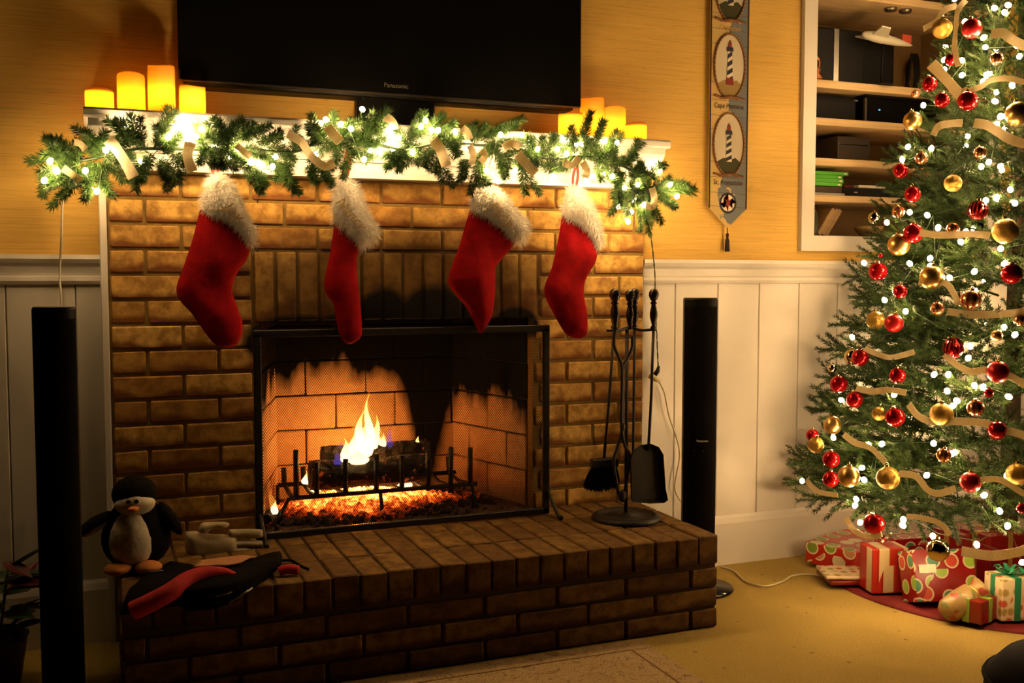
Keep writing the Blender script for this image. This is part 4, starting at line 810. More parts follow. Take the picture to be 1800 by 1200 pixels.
for i, (yt, yb) in enumerate(((-88, 38), (60, 173), (199, 309))):
    cz = (bz(yt)+bz(yb))/2; rz = (bz(yt)-bz(yb))/2; rx = bw*0.80
    plate('picture_oval', ell(cz, rx, rz), -0.004, 0.0012, 'b_sky')
    bm = bmesh.new(); bm_tube(bm, [Vector((x, -0.0065, z)) for x, z in ell(cz, rx, rz, 40)]+[Vector((rx, -0.0065, cz))], 0.0042, 5); obj('rope_border', fin(bm, 'rope'), 'b_rope', bn)
    bm = bmesh.new()
    for x, z in ell(cz, rx, rz, 46): bmesh.ops.create_icosphere(bm, subdivisions=1, radius=0.0022, matrix=Matrix.Translation((x, -0.0105, z)))
    obj('rope_strands', fin(bm, 'rs'), 'b_rope_light', bn)
    gz = cz-rz*0.52; seg = [(x, z) for x, z in ell(cz, rx*0.97, rz*0.97, 60) if z < gz]; seg.sort(key=lambda q: math.atan2(q[1]-cz, q[0]))
    plate('ground', seg+[(rx*0.45, gz+0.012), (rx*0.1, gz+0.004), (-rx*0.35, gz+0.010)], -0.0052, 0.0008, 'b_green' if i != 1 else 'b_rock')
    tb_, tt = (gz-0.004, cz+rz*(0.72 if i == 1 else 0.58)); wb_, wt = rx*0.20, rx*0.13
    plate('lighthouse_tower', [(-wb_, tb_), (wb_, tb_), (wt, tt-0.03), (-wt, tt-0.03)], -0.006, 0.0008, 'b_white')
    nst = 4
    for k in range(nst):
        za = tb_+(tt-0.03-tb_)*(k/nst); zc = tb_+(tt-0.03-tb_)*((k+0.55)/nst); zd = tb_+(tt-0.03-tb_)*min(1, (k+1.0)/nst); ze = tb_+(tt-0.03-tb_)*min(1, (k+0.45)/nst); f = lambda z: wb_+(wt-wb_)*(z-tb_)/(tt-0.03-tb_)
        plate('spiral_stripe', [(-f(za), za), (f(ze), ze), (f(zd), zd), (-f(zc), zc)], -0.0068, 0.0006, 'b_navy')
    plate('gallery', [(-wt*1.7, tt-0.032), (wt*1.7, tt-0.032), (wt*1.5, tt-0.016), (-wt*1.5, tt-0.016)], -0.0068, 0.0008, 'b_navy'); plate('lantern_room', [(-wt*0.8, tt-0.016), (wt*0.8, tt-0.016), (wt*0.7, tt), (0, tt+0.012), (-wt*0.7, tt)], -0.0068, 0.0008, 'b_red')
    if i == 1: plate('brick_base', [(-wb_*1.3, tb_-0.004), (wb_*1.3, tb_-0.004), (wb_*1.1, tb_+0.022), (-wb_*1.1, tb_+0.022)], -0.0068, 0.0008, 'b_red')
    kz = bz(yb)+0.002
    bm = bmesh.new(); bm_tube(bm, catmull([Vector((-bw*0.80, -0.008, kz+0.006)), Vector((-bw*0.3, -0.009, kz-0.004)), Vector((bw*0.1, -0.010, kz+0.004)), Vector((bw*0.76, -0.008, kz-0.004))], 5), 0.0048, 5); bm_tube(bm, catmull([Vector((-bw*0.5, -0.009, kz-0.004)), Vector((0, -0.011, kz+0.004)), Vector((bw*0.4, -0.009, kz-0.005))], 5), 0.0042, 5); obj('rope_knot', fin(bm, 'knot'), 'b_rope', bn)
for s, py_, sz in (('Cape Hatteras', 187, 0.030), ('St. Augustine', 321, 0.030), ('Oundan', 50, 0.030)):
    me = text_mesh(s, sz, 0.0003); me.materials.append(MATS['b_line' if py_ != 50 else 'b_rope_light']); k = min(1.0, bw*1.55/max(0.01, max(v.co.x for v in me.vertices)-min(v.co.x for v in me.vertices)))
    obj('lettering', me, None, bn, (0, -0.0055, bz(py_)), (math.pi/2, 0, 0), (k, 1, 1))
for py_ in (24, 51, 78, 110, 145, 176, 203, 228, 255, 284, 311, 338, 362): plate('chart_line', [(-bw+0.006, bz(py_)), (bw-0.006, bz(py_+2.5)), (bw-0.006, bz(py_+2.5)-0.0016), (-bw+0.006, bz(py_)-0.0016)], -0.0038, 0.0003, 'b_line')
rz_ = bz(357); rr_ = bw*0.45
plate('compass_rose', ell(rz_, rr_, rr_*1.05), -0.004, 0.0010, 'b_navy'); plate('compass_ring', ell(rz_, rr_*0.78, rr_*0.82), -0.005, 0.0006, 'b_white')
st8 = []
for k in range(16): a_ = math.pi*k/8; q_ = rr_*(0.95 if k % 4 == 0 else (0.72 if k % 2 == 0 else 0.22)); st8.append((q_*math.sin(a_), rz_+q_*math.cos(a_)))
plate('compass_star', st8, -0.0056, 0.0008, 'b_red')
tube('tassel_cord', [(0, -0.002, bz(399)), (0, -0.004, bz(410))], 0.002, 'b_black', bn); lathe('tassel', [(0, 0), (0.006, -0.004), (0.0055, -0.014), (0.0045, -0.02), (0.008, -0.03), (0.010, bz(442)-bz(409)), (0, bz(442)-bz(409))], 'b_black', bn, (0, -0.004, bz(409)), 10)
tube('hanging_rod', [(-bw-0.02, -0.004, bz(-62)), (bw+0.02, -0.004, bz(-62))], 0.006, 'b_black', bn)
# ------------------------------------------------------------------ things on the built-in shelves
def on(zi): return SHZ[zi]+0.001 if zi < 4 else NZ0+0.001
def sx(px, y, py_=250): return PY(px, py_, y).x
def sbox(nme, lo, hi, m_, label, cat, parts=(), bev=0.004, group=None):
    t = thing(nme, label, cat, ((lo[0]+hi[0])/2, (lo[1]+hi[1])/2, lo[2]), group=group); local(box('casing', lo, hi, m_, bev=bev, seg=2), t)
    for (pn, plo, phi, pm) in parts: local(box(pn, plo, phi, pm, bev=0.001), t)
    return t
Y1 = WY+0.10; z0 = on(0)
x0_, x1_ = NX0+0.025, sx(1570, Y1); zt_ = PY(1500, 52, Y1).z
sbox('game_console', (x0_+0.05, Y1, z0), (x1_, Y1+0.22, zt_), 'black_plastic', 'upright glossy black box with a silver stripe on the top shelf', 'electronics', [('silver_stripe', (sx(1462, Y1), Y1-0.003, z0+0.005), (sx(1471, Y1), Y1+0.01, zt_-0.005), 'silver')], 0.012)
t = thing('copper_figurine', 'small copper coloured ornament at the left of the top shelf', 'ornament', (NX0+0.045, WY+0.05, z0))
lathe('body', [(0, 0), (0.028, 0), (0.032, 0.012), (0.020, 0.030), (0.026, 0.045), (0.018, 0.058), (0, 0.062)], 'copper_pot', t); tube('handle', catmull([(-0.018, 0, 0.05), (-0.022, 0, 0.085), (0.0, 0, 0.10), (0.020, 0, 0.085), (0.018, 0, 0.05)], 5), 0.006, 'copper_pot', t)
# plain model aircraft (a generic stand-in)
pm = PY(1560, 70, WY+0.03); ms = thing('model_craft', 'pale grey model aircraft on a stand on the top shelf', 'model', (pm.x, WY+0.03, z0))
pz = pm.z-z0
def fus(q): return Vector((q.x, q.y*(1-0.45*q.x), q.z*(1-0.45*q.x)))
ellipsoid('fuselage', (0, 0, pz), (0.135, 0.020, 0.020), 'model_grey', ms, (0, 0.10, 0), 3, fus)
for s in (-1, 1):
    bm = bmesh.new(); A = [(0.02, 0, 0), (-0.07, 0, 0), (-0.10, s*0.10, 0.010), (-0.055, s*0.10, 0.010)]; vs = [bm.verts.new(p) for p in A]+[bm.verts.new((p[0], p[1], p[2]+0.006)) for p in A]
    for f in ((0, 1, 2, 3), (4, 5, 6, 7), (0, 1, 5, 4), (1, 2, 6, 5), (2, 3, 7, 6), (3, 0, 4, 7)): bm.faces.new([vs[i] for i in f])
    obj('wing', fin(bm, 'wing'), 'model_grey', ms, (-0.02, 0, pz), (0, 0.1, 0)); 
bm = bmesh.new(); bm_box(bm, (0.075, -0.003, 0.0), (0.125, 0.003, 0.045), 0.002); obj('tail_fin', fin(bm, 'fin'), 'model_red', ms, (0, 0, pz-0.005), (0, 0.1, 0))
tube('display_stand', [(-0.03, 0.0, 0.004), (-0.02, 0, pz-0.01)], 0.004, 'black_plastic', ms); lathe('display_foot', [(0, 0), (0.05, 0), (0.05, 0.006), (0, 0.008)], 'black_plastic', ms, (-0.03, 0, 0))
cab = thing('cable_bundle', 'looped black cables hanging at the back of the top shelf', 'cable', (sx(1590, WY+0.3), WY+0.3, z0))
for k in range(4):
    r_ = 0.035+0.012*k; tube('cable', catmull([(0.02*k-0.03, 0, 0.01), (r_*0.4, 0.01*k, 0.10+0.02*k), (0.03+0.01*k, 0.0, 0.22), (0.06+0.008*k, 0.01, 0.12), (0.03, 0, 0.02), (-0.02-0.01*k, -0.02, 0.05), (0.01*k, -0.02, 0.008)], 6), 0.005, 'black_plastic', cab)
z1 = on(1); Y2 = WY+0.05
sbox('media_player', (NX0+0.02, Y2+0.03, z1), (sx(1512, Y2), Y2+0.28, PY(1480, 166, Y2).z), 'black_plastic', 'wide black media player on the second shelf', 'electronics', [('button', (sx(1522, Y2)-0.04, Y2+0.026, z1+0.09), (sx(1528, Y2)-0.04, Y2+0.04, z1+0.096), 'silver')])
sbox('cable_box', (sx(1520, Y2), Y2, z1), (sx(1640, Y2), Y2+0.25, PY(1560, 168, Y2).z), 'black_gloss', 'black set-top box with a tiny blue light', 'electronics', [('blue_light', (sx(1543, Y2), Y2-0.002, PY(1543, 193, Y2).z-0.003), (sx(1546, Y2), Y2+0.003, PY(1543, 193, Y2).z+0.003), 'led_blue'), ('front_edge', (sx(1519, Y2), Y2-0.002, z1+0.004), (sx(1522, Y2), Y2+0.01, PY(1520, 172, Y2).z), 'grey_box')])
z2 = on(2); Y3 = WY+0.12
sbox('disc_player', (sx(1473, Y3), Y3, z2), (sx(1530, Y3), Y3+0.22, PY(1500, 240, Y3).z), 'grey_box', 'dark grey disc player with a slot on the third shelf', 'electronics', [('disc_slot', (sx(1478, Y3), Y3-0.002, PY(1500, 254, Y3).z-0.003), (sx(1526, Y3), Y3+0.002, PY(1500, 254, Y3).z), 'black_gloss'), ('button', (sx(1472, Y3)+0.006, Y3-0.003, PY(1500, 253, Y3).z-0.003), (sx(1474, Y3)+0.006, Y3+0.002, PY(1500, 253, Y3).z+0.001), 'silver'), ('button', (sx(1524, Y3), Y3-0.003, PY(1500, 257, Y3).z-0.003), (sx(1527, Y3), Y3+0.002, PY(1500, 257, Y3).z+0.001), 'silver')])
z3 = on(3); Y4 = WY+0.03; zc = z3+0.012; g_ = 'stack of game cases on the fourth shelf'
sbox('game_case', (NX0+0.004, Y4, z3), (sx(1487, Y4), Y4+0.16, z3+0.011), 'case_clear', 'pale grey case at the bottom of the case stack', 'game case', group=g_, bev=0.002)
sbox('game_case', (NX0+0.004, Y4+0.005, zc), (sx(1483, Y4), Y4+0.16, zc+0.026), 'dark_book', 'dark case second from the bottom of the case stack', 'game case', group=g_, bev=0.002); zc += 0.027
for k, (px, lab) in enumerate(((1482, 'lowest green plastic case in the stack'), (1486, 'second green plastic case from the bottom of the stack'), (1485, 'third green plastic case, just under the topmost'), (1496, 'topmost green plastic case, sticking out to the right'))):
    h_ = (0.014, 0.015, 0.015, 0.014)[k]
    sbox('game_case', (NX0+0.006+0.004*(k == 3), Y4+0.004*k, zc), (sx(px, Y4), Y4+0.16, zc+h_), 'case_green', lab, 'game case', [('spine_label', (sx(px-8, Y4), Y4+0.004*k-0.0008, zc+0.004), (sx(px-3, Y4), Y4+0.004*k+0.001, zc+0.010), 'paper_white')], group=g_, bev=0.002); zc += h_+0.001
sbox('media_box', (sx(1489, Y4), Y4+0.02, z3), (sx(1600, Y4), Y4+0.2, z3+0.038), 'black_plastic', 'low black box with small silver lettering beside the green cases', 'electronics', [('lettering_plate', (sx(1508, Y4), Y4+0.0185, z3+0.016), (sx(1515, Y4), Y4+0.021, z3+0.022), 'silver')])
sbox('paper_stack', (sx(1520, Y4), Y4+0.03, z3+0.040), (sx(1567, Y4), Y4+0.17, z3+0.052), 'paper_white', 'white papers lying on the low black box', 'paper', bev=0.002)
sbox('red_book', (sx(1500, Y4), Y4+0.05, z3+0.040), (sx(1517, Y4), Y4+0.17, z3+0.050), 'paper_darkred', 'small dark red booklet left of the white papers', 'book', bev=0.002)
Y5 = WY+0.06
for k, (dx, m_, lab, an) in enumerate(((0.05, 'tan_wood', 'tan book leaning on the bottom shelf', -0.62), (0.085, 'dark_book', 'dark book leaning behind the tan book', -0.62), (0.118, 'tan_wood', 'brown thin book leaning at the bottom of the shelf', -0.62))):
    t = thing('leaning_book', lab, 'book', (NX0+0.05+dx, Y5+0.02*k, NZ0+0.002), (0, an+math.pi/2-0.35, 0), group='books leaning on the bottom shelf'); box('cover', (-0.022, 0, 0.0), (-0.001, 0.15, 0.13), m_, t, 0.002); box('pages', (-0.019, -0.001, 0.002), (-0.004, 0.148, 0.131), 'tan_wood', t)
t = thing('glass_jar', 'dim glass jar in the corner of the bottom shelf', 'jar', (NX0+0.045, WY+0.07, NZ0+0.001)); lathe('jar_body', [(0, 0), (0.035, 0), (0.037, 0.01), (0.037, 0.09), (0.028, 0.105), (0.028, 0.115), (0, 0.115)], 'glass_dark', t); lathe('jar_lid', [(0, 0), (0.03, 0), (0.03, 0.014), (0, 0.014)], 'black_plastic', t, (0, 0, 0.115))
t = thing('wooden_bowl', 'small brown bowl at the right of the bottom shelf', 'bowl', (sx(1530, Y5), Y5, NZ0+0.001)); lathe('bowl', [(0, 0), (0.03, 0), (0.055, 0.03), (0.06, 0.045), (0.055, 0.045), (0.045, 0.02), (0, 0.01)], 'tan_wood', t)
# ------------------------------------------------------------------ cords
tag(tube('white_lead', catmull([PY(110, 350, -0.06), PY(108, 420, -0.04), PY(105, 480, -0.02), PY(108, 545, -0.03), PY(112, 700, 0.0), Vector((PY(115, 900, 0.0).x, 0.0, 0.02))], 6), 0.0035, 'cord_white', n=6), 'white cord hanging from the left garland end behind the speaker', 'cord')
lc = thing('light_string_lead', 'dark green lead hanging from the right garland end to a plug', 'cord', PY(1150, 400, 0.0))
pl_ = [PY(x, y, 0.012) for x, y in ((1140, 385), (1146, 430), (1151, 480), (1152, 540), (1155, 600), (1157, 645))]; cc = catmull(pl_, 10)
for s in (0, math.pi): local(tube('wire', [p+Vector((math.cos(i*0.9+s), math.sin(i*0.9+s), 0))*0.0016 for i, p in enumerate(cc)], 0.0014, 'wire_green', n=5), lc)
local(tube('plug', [PY(1158, 643, 0.012), PY(1156, 652, 0.010), PY(1149, 661, 0.010)], [0.005, 0.009, 0.010], 'black_plastic', n=8), lc)
a = PY(1150, 592, 0.010); local(box('warning_tag', (a.x-0.012, 0.006, a.z-0.02), (a.x+0.006, 0.008, a.z+0.02), 'tag_white'), lc)
ec = thing('extension_lead', 'cream extension lead trailing down the wainscot behind the speaker', 'cord', PY(1180, 760, 0.01))
local(tube('socket', [PY(1143, 660, 0.010), PY(1150, 664, 0.010), PY(1160, 670, 0.012)], [0.012, 0.013, 0.006], 'cord_cream', n=8), ec)
local(tube('cable', catmull([PY(x, y, 0.018) for x, y in ((1158, 670), (1168, 690), (1176, 730), (1188, 765), (1195, 800), (1188, 840), (1187, 862), (1196, 880), (1215, 905))]+[Vector((PY(1225, 900, 0.01).x, 0.01, 0.006))], 6), 0.0032, 'cord_cream', n=6), ec)
tag(tube('floor_cord', catmull([PZ(x, y, 0.006) for x, y in ((1268, 996), (1290, 1003), (1312, 1022), (1345, 1030), (1375, 1022), (1392, 1012), (1420, 1009), (1450, 1014), (1490, 1020))], 6), 0.0034, 'cord_cream', n=6), 'thin cream cord on the carpet between speaker and tree skirt', 'cord')
# ------------------------------------------------------------------ rug
q = [PZ(1105, 1115, 0), PZ(1215, 1200, 0)]; RX = 1.545; RY = -0.612
rg = thing('rug', 'beige scroll patterned rug in front of the hearth', 'rug', (0.7, -1.4, 0))
local(box('pile', (-0.10, -2.2, 0.001), (RX-0.075, RY-0.075, 0.013), 'rug_pile', bev=0.004), rg)
for nme, lo, hi in (('border', (RX-0.072, -2.2, 0.001), (RX, RY-0.075, 0.011)), ('border', (-0.10, RY-0.072, 0.001), (RX, RY, 0.011))): local(box(nme, lo, hi, 'rug_border' if 0 else 'rug_pile', bev=0.004), rg)
for lo, hi in (((RX-0.076, -2.2, 0.001), (RX-0.071, RY-0.071, 0.0135)), ((-0.10, RY-0.076, 0.001), (RX-0.071, RY-0.071, 0.0135))): local(box('border_line', lo, hi, 'rug_border'), rg)
# ------------------------------------------------------------------ plush penguin
pc = PZ(236, 1001, HT); pg = thing('plush_penguin', 'black and white plush penguin sitting on the left end of the hearth', 'plush toy', (pc.x, pc.y, HT+0.002), (0, 0, -0.05)); u = mpp(pc)
ellipsoid('body', (0.008, 0.02, 64*u), (58*u, 48*u, 66*u), 'plush_black', pg, fn=lambda q: Vector((q.x*(1-0.18*q.z), q.y, q.z)))
ellipsoid('belly', (-2*u, -0.022, 60*u), (38*u, 30*u, 52*u), 'plush_white', pg, fn=lambda q: Vector((q.x*(1-0.14*q.z), q.y, q.z)))
hd = ellipsoid('head', (3*u, 0.0, 134*u), (38*u, 36*u, 32*u), 'plush_black', pg)
ellipsoid('muzzle', (4*u, -0.030, 120*u), (34*u, 22*u, 21*u), 'plush_white', pg, fn=lambda q: Vector((q.x, q.y, q.z*(1.0 if q.z < 0 else 1.25-0.6*abs(q.x)))))
for dx in (-6, 7): ellipsoid('eye', (dx*u, -0.068, 128*u), (4.2*u, 3*u, 4.2*u), 'eye_black', pg, sub=2)
ellipsoid('beak', (2*u, -0.074, 116*u), (10*u, 9*u, 5*u), 'plush_orange', pg, sub=2)
for s, dx, rot in ((-1, -64, (0, 1.05, 0.2)), (1, 62, (0, -0.55, -0.2))):
    w_ = ellipsoid('wing', (dx*u, -0.005, 86*u), (11*u, 18*u, 36*u), 'plush_black', pg, rot, sub=2)
ellipsoid('wing_lining', (-62*u, -0.014, 79*u), (7*u, 12*u, 24*u), 'plush_white', pg, (0, 1.05, 0.2), sub=2)
for dx, dy in ((-26, -0.045), (24, -0.055)): ellipsoid('foot', (dx*u, dy, 10*u), (23*u, 24*u, 11*u), 'plush_orange', pg)
# suede glove behind
gc = PZ(395, 985, HT); gy = -0.17; w3 = lambda L_: [(PY(a, b, gy).x, PY(a, b, gy).z) for a, b in L_]
gvt = thing('work_glove', 'pale suede work glove lying beside the penguin', 'glove', (PY(395, 950, gy).x, gy, HT))
local(inflate('palm', w3([(326, 934), (345, 933), (372, 938), (410, 940), (418, 952), (415, 972), (380, 982), (340, 984), (328, 975), (325, 952)]), gy, 0.022, 0.03, 'glove_suede', None, 0.010), gvt)
local(inflate('thumb', w3([(347, 934), (353, 918), (370, 916), (396, 916), (404, 921), (396, 926), (372, 928), (362, 936)]), gy-0.01, 0.012, 0.012, 'glove_suede', None, 0.008), gvt)
for k, (y0_, y1_, x1__) in enumerate(((929, 945, 462), (948, 961, 461), (960, 972, 452), (968, 980, 444))):
    local(inflate('finger', w3([(402, y0_+1), (430, y0_), (x1__-4, y0_+1), (x1__, (y0_+y1_)/2), (x1__-4, y1_), (430, y1_), (402, y1_-1)]), gy-0.004*k, 0.011, 0.012, 'glove_suede', None, 0.007), gvt)
# heap of black cloth with red trim draped over the front edge
hp = thing('draped_jacket', 'black jacket with red trim heaped over the hearth edge', 'jacket', (PZ(350, 1010, HT).x, -0.42, HT))
def sheet(nme, rows, m_, th=0.012):
    """cloth surface through a grid of 3-D points"""
    R = [catmull(r, 5) for r in rows]; cols = [catmull([R[i][j] for i in range(len(R))], 5) for j in range(len(R[0]))]; bm = bmesh.new(); n1 = len(cols); n2 = len(cols[0])
    for c in cols:
        for i, p in enumerate(c): p += Vector((0, 0, 0.006*noise.noise(p*22)))
    T_ = [[bm.verts.new(p) for p in c] for c in cols]; B_ = [[bm.verts.new(p-Vector((0, -th*0.4, th))) for p in c] for c in cols]
    for a in range(n1-1):
        for b in range(n2-1): bm.faces.new((T_[a][b], T_[a+1][b], T_[a+1][b+1], T_[a][b+1])); bm.faces.new((B_[a][b], B_[a][b+1], B_[a+1][b+1], B_[a+1][b]))
    for a in range(n1-1): bm.faces.new((T_[a][0], B_[a][0], B_[a+1][0], T_[a+1][0])); bm.faces.new((T_[a][-1], T_[a+1][-1], B_[a+1][-1], B_[a][-1]))
    for b in range(n2-1): bm.faces.new((T_[0][b], T_[0][b+1], B_[0][b+1], B_[0][b])); bm.faces.new((T_[-1][b], B_[-1][b], B_[-1][b+1], T_[-1][b+1]))
    return local(obj(nme, fin(bm, nme, True), m_), hp)
H3 = lambda px, py_, z: PZ(px, py_, HT+z)
def Vq(px, py_, y): return PY(px, py_, y)
sheet('body_fabric', [[H3(300, 985, .012), H3(360, 995, .03), H3(420, 985, .03), H3(492, 968, .03)], [H3(250, 1015, .015), H3(330, 1012, .045), H3(420, 1005, .045), H3(495, 985, .03)], [H3(225, 1040, .014), H3(300, 1040, .03), H3(400, 1030, .035), H3(470, 1010, .015)], [Vq(212, 1075, -0.622), Vq(290, 1062, -0.622), Vq(380, 1045, -0.615), H3(440, 1030, .014)]], 'black_cloth')
sheet('lower_fabric', [[Vq(330, 1028, -0.615), Vq(380, 1020, -0.615), Vq(430, 1012, -0.612)], [Vq(300, 1052, -0.628), Vq(370, 1050, -0.628), Vq(420, 1048, -0.622)], [Vq(330, 1070, -0.632), Vq(370, 1068, -0.632), Vq(400, 1062, -0.625)]], 'black_cloth', 0.006)
rp = [Vq(232, 1074, -0.655), Vq(262, 1060, -0.66), Vq(300, 1040, -0.655), Vq(330, 1018, -0.62), Vq(360, 1006, -0.60), Vq(395, 1006, -0.59), Vq(422, 1018, -0.60)]
local(tube('red_trim', catmull(rp, 6), [0.024+0.0*i if i < 14 else max(0.010, 0.024-0.0007*(i-14)) for i in range(37)], 'fleece_red', n=10), hp)
sheet('tan_lining', [[H3(352, 985, .045), H3(400, 978, .045), H3(450, 975, .04)], [H3(340, 995, .05), H3(390, 992, .052), H3(425, 988, .045)]], 'tan_lining', 0.004)
sheet('cream_lining', [[Vq(335, 1030, -0.645), Vq(375, 1034, -0.645), Vq(418, 1028, -0.64)], [Vq(332, 1042, -0.648), Vq(375, 1045, -0.648), Vq(405, 1042, -0.642)]], 'cream_lining', 0.004)
local(tube('zip', [Vq(402, 1060, -0.640), Vq(425, 1045, -0.635), Vq(444, 1033, -0.625)], 0.003, 'silver', n=5), hp)
local(tube('red_cuff', catmull([H3(490, 1005, .012), H3(505, 1000, .018), H3(525, 1002, .014)], 5), 0.014, 'fleece_red', n=8), hp); local(tube('drawcord', catmull([H3(495, 985, .01), H3(512, 985, .012), H3(530, 995, .008), H3(542, 1000, .008)], 5), 0.004, 'black_cloth', n=6), hp)
local(tube('zip', [H3(249, 1006, .02), H3(268, 1005, .022), H3(287, 1002, .022)], 0.0022, 'silver', n=5), hp)
# potted plant in the dark at far left
pp = Vector((-0.30, -0.22, 0.0)); po = thing('potted_plant', 'dim potted plant with red and green leaves left of the speaker', 'plant', pp)
lathe('pot', [(0, 0), (0.075, 0), (0.095, 0.13), (0.10, 0.135), (0.09, 0.135), (0.085, 0.12), (0, 0.12)], 'pot_foil', po, n=20)
bm = bmesh.new(); L_ = [(0, 0, 0), (0.03, 0.022, 0.004), (0.065, 0.024, -0.002), (0.11, 0, -0.015), (0.065, -0.024, -0.002), (0.03, -0.022, 0.004)]
A = [bm.verts.new(p) for p in L_]; B = [bm.verts.new((p[0], p[1], p[2]-0.0015)) for p in L_]; cA = bm.verts.new((0.055, 0, -0.008)); cB = bm.verts.new((0.055, 0, -0.0095))
for k in range(6): j = (k+1) % 6; bm.faces.new((A[k], A[j], cA)); bm.faces.new((B[j], B[k], cB)); bm.faces.new((A[k], B[k], B[j], A[j]))
LM = fin(bm, 'leaf'); LM2 = LM.copy(); LM.materials.append(MATS['leaf_green']); LM2.materials.append(MATS['leaf_red'])
for i in range(54):
    az = random.random()*6.28; h = random.uniform(0.14, 0.36); obj('leaf', LM if random.random() < 0.68 else LM2, None, po, (0.05*math.cos(az), 0.05*math.sin(az), h), (random.uniform(-.4, .4), random.uniform(-0.7, 0.5), az), random.uniform(0.8, 1.25))
for i in range(5): az = i*1.26; tube('stem', [(0.02*math.cos(az), 0.02*math.sin(az), 0.1), (0.05*math.cos(az), 0.05*math.sin(az), 0.33)], 0.004, 'leaf_green', po, 5)
# ------------------------------------------------------------------ Christmas tree
TC = Vector((3.18, -0.51, 0)); TOP = 2.78
def TR(z):
    if z < 0.36: return 0.70+0.12*(z/0.36)
    if z < 2.17: return 0.82-(z-0.36)*0.298
    return max(0.0, 0.28*(TOP-z)/(TOP-2.17))
def branch_mesh(seed, m_, dens=1.0):
    random.seed(seed); bm = bmesh.new(); main = [Vector((0, 0, 0)), Vector((0.14, 0, 0.012)), Vector((0.28, 0, 0.010)), Vector((0.42, 0, 0.004))]
    bm_tube(bm, main, [0.005, 0.004, 0.003, 0.0015], 4); tw = [(main[1], main[3])]
    for i in range(7):
        x = 0.07+i*0.048; l_ = 0.17*(1-i*0.09)
        for s in (-1, 1): a = Vector((x, 0, 0.011)); an = random.uniform(0.6, 0.95); b = a+Vector((math.cos(an)*l_, s*math.sin(an)*l_, random.uniform(-0.035, 0.045))); tw.append((a, b))
        if i % 2: a = Vector((x, 0, 0.011)); tw.append((a, a+Vector((0.08, random.uniform(-.03, .03), 0.055))))
    for a, b in tw: bm_tube(bm, [a, b], [0.0022, 0.001], 3, False); needles(bm, a, b, int((b-a).length*900*dens), 0.019, 0.0011, 1.0)
    me = fin(bm, 'branch'); me.materials.append(MATS[m_]); return me
BM = [branch_mesh(s, 'tree_needle') for s in (11, 12, 13, 14)]
random.seed(21)
tr_ = thing('christmas_tree', 'decorated artificial fir Christmas tree by the built-in shelves', 'tree', TC)
lathe('trunk', [(0.035, 0.02), (0.033, 0.6), (0.022, 1.6), (0.008, TOP-0.05)], 'bark', tr_, n=10); lathe('stand', [(0, 0.012), (0.16, 0.012), (0.15, 0.05), (0.05, 0.09), (0, 0.09)], 'iron', tr_, n=16)
view = (Vector((CAM.x, CAM.y, 0))-TC).normalized(); nb = 0; z = 0.33
from mathutils import Quaternion
while z < TOP-0.06:
    R = TR(z); n = max(5, int(2*math.pi*R/0.20)); ph = random.random()*6.28
    for k in range(n):
        az = ph+2*math.pi*(k+random.uniform(-.25, .25))/n; d = Vector((math.cos(az), math.sin(az), 0)); f = d.dot(view)
        if f < -0.45: continue
        rad = R*random.uniform(0.93, 1.07); L_ = min(0.46, max(0.16, rad*0.75))*random.uniform(0.92, 1.1)
        tip = TC+d*rad+Vector((0, 0, z+random.uniform(-.03, .03)))
        if tip.y > 0.0: tip.y = 0.0-random.random()*0.03
        base = TC+d*max(0.02, rad-L_)+Vector((0, 0, tip.z-0.05+0.10*(z > 1.6)*-1+ (0.05 if z < 0.5 else 0)))
        dv = tip-base; s = dv.length/0.43
        o = bpy.data.objects.new('branch', random.choice(BM)); COL.objects.link(o); o.parent = tr_; o.matrix_parent_inverse = tr_.matrix_basis.inverted(); o.rotation_mode = 'QUATERNION'
        o.rotation_quaternion = dv.to_track_quat('X', 'Z') @ Quaternion((1, 0, 0), random.uniform(-.45, .45)); o.location = base; o.scale = (s, max(0.65, s), max(0.65, s)); nb += 1
    z += 0.088*(1.0 if z < 1.8 else 0.9)
# inner foliage around the trunk
bm = bmesh.new()
for i in range(560):
    z = random.uniform(0.32, TOP-0.25); R = TR(z); az = random.random()*6.28; d = Vector((math.cos(az), math.sin(az), 0))
    if d.dot(view) < -0.6: continue
    a = d*R*random.uniform(0.15, 0.5)+Vector((0, 0, z)); b = a+d*R*0.35+Vector((random.uniform(-.06, .06), random.uniform(-.06, .06), random.uniform(-.06, .06)))
    if TC.y+b.y > 0: continue
    needles(bm, a, b, 85, 0.030, 0.0016, 1.0)
o = obj('inner_foliage', fin(bm, 'inner_foliage'), 'tree_needle', tr_); o['kind'] = 'stuff'
def tree_hit(px, py_, k=1.0):
    d = ray(px, py_); s = 2.2; best = None
    while s < 5.6:
        p = CAM+d*s; q = Vector((p.x-TC.x, p.y-TC.y)); e = q.length-TR(p.z)*k
        if best is None or e < best[0]: best = (e, p.copy())
        if e <= 0: return p
        s += 0.006
    return best[1]
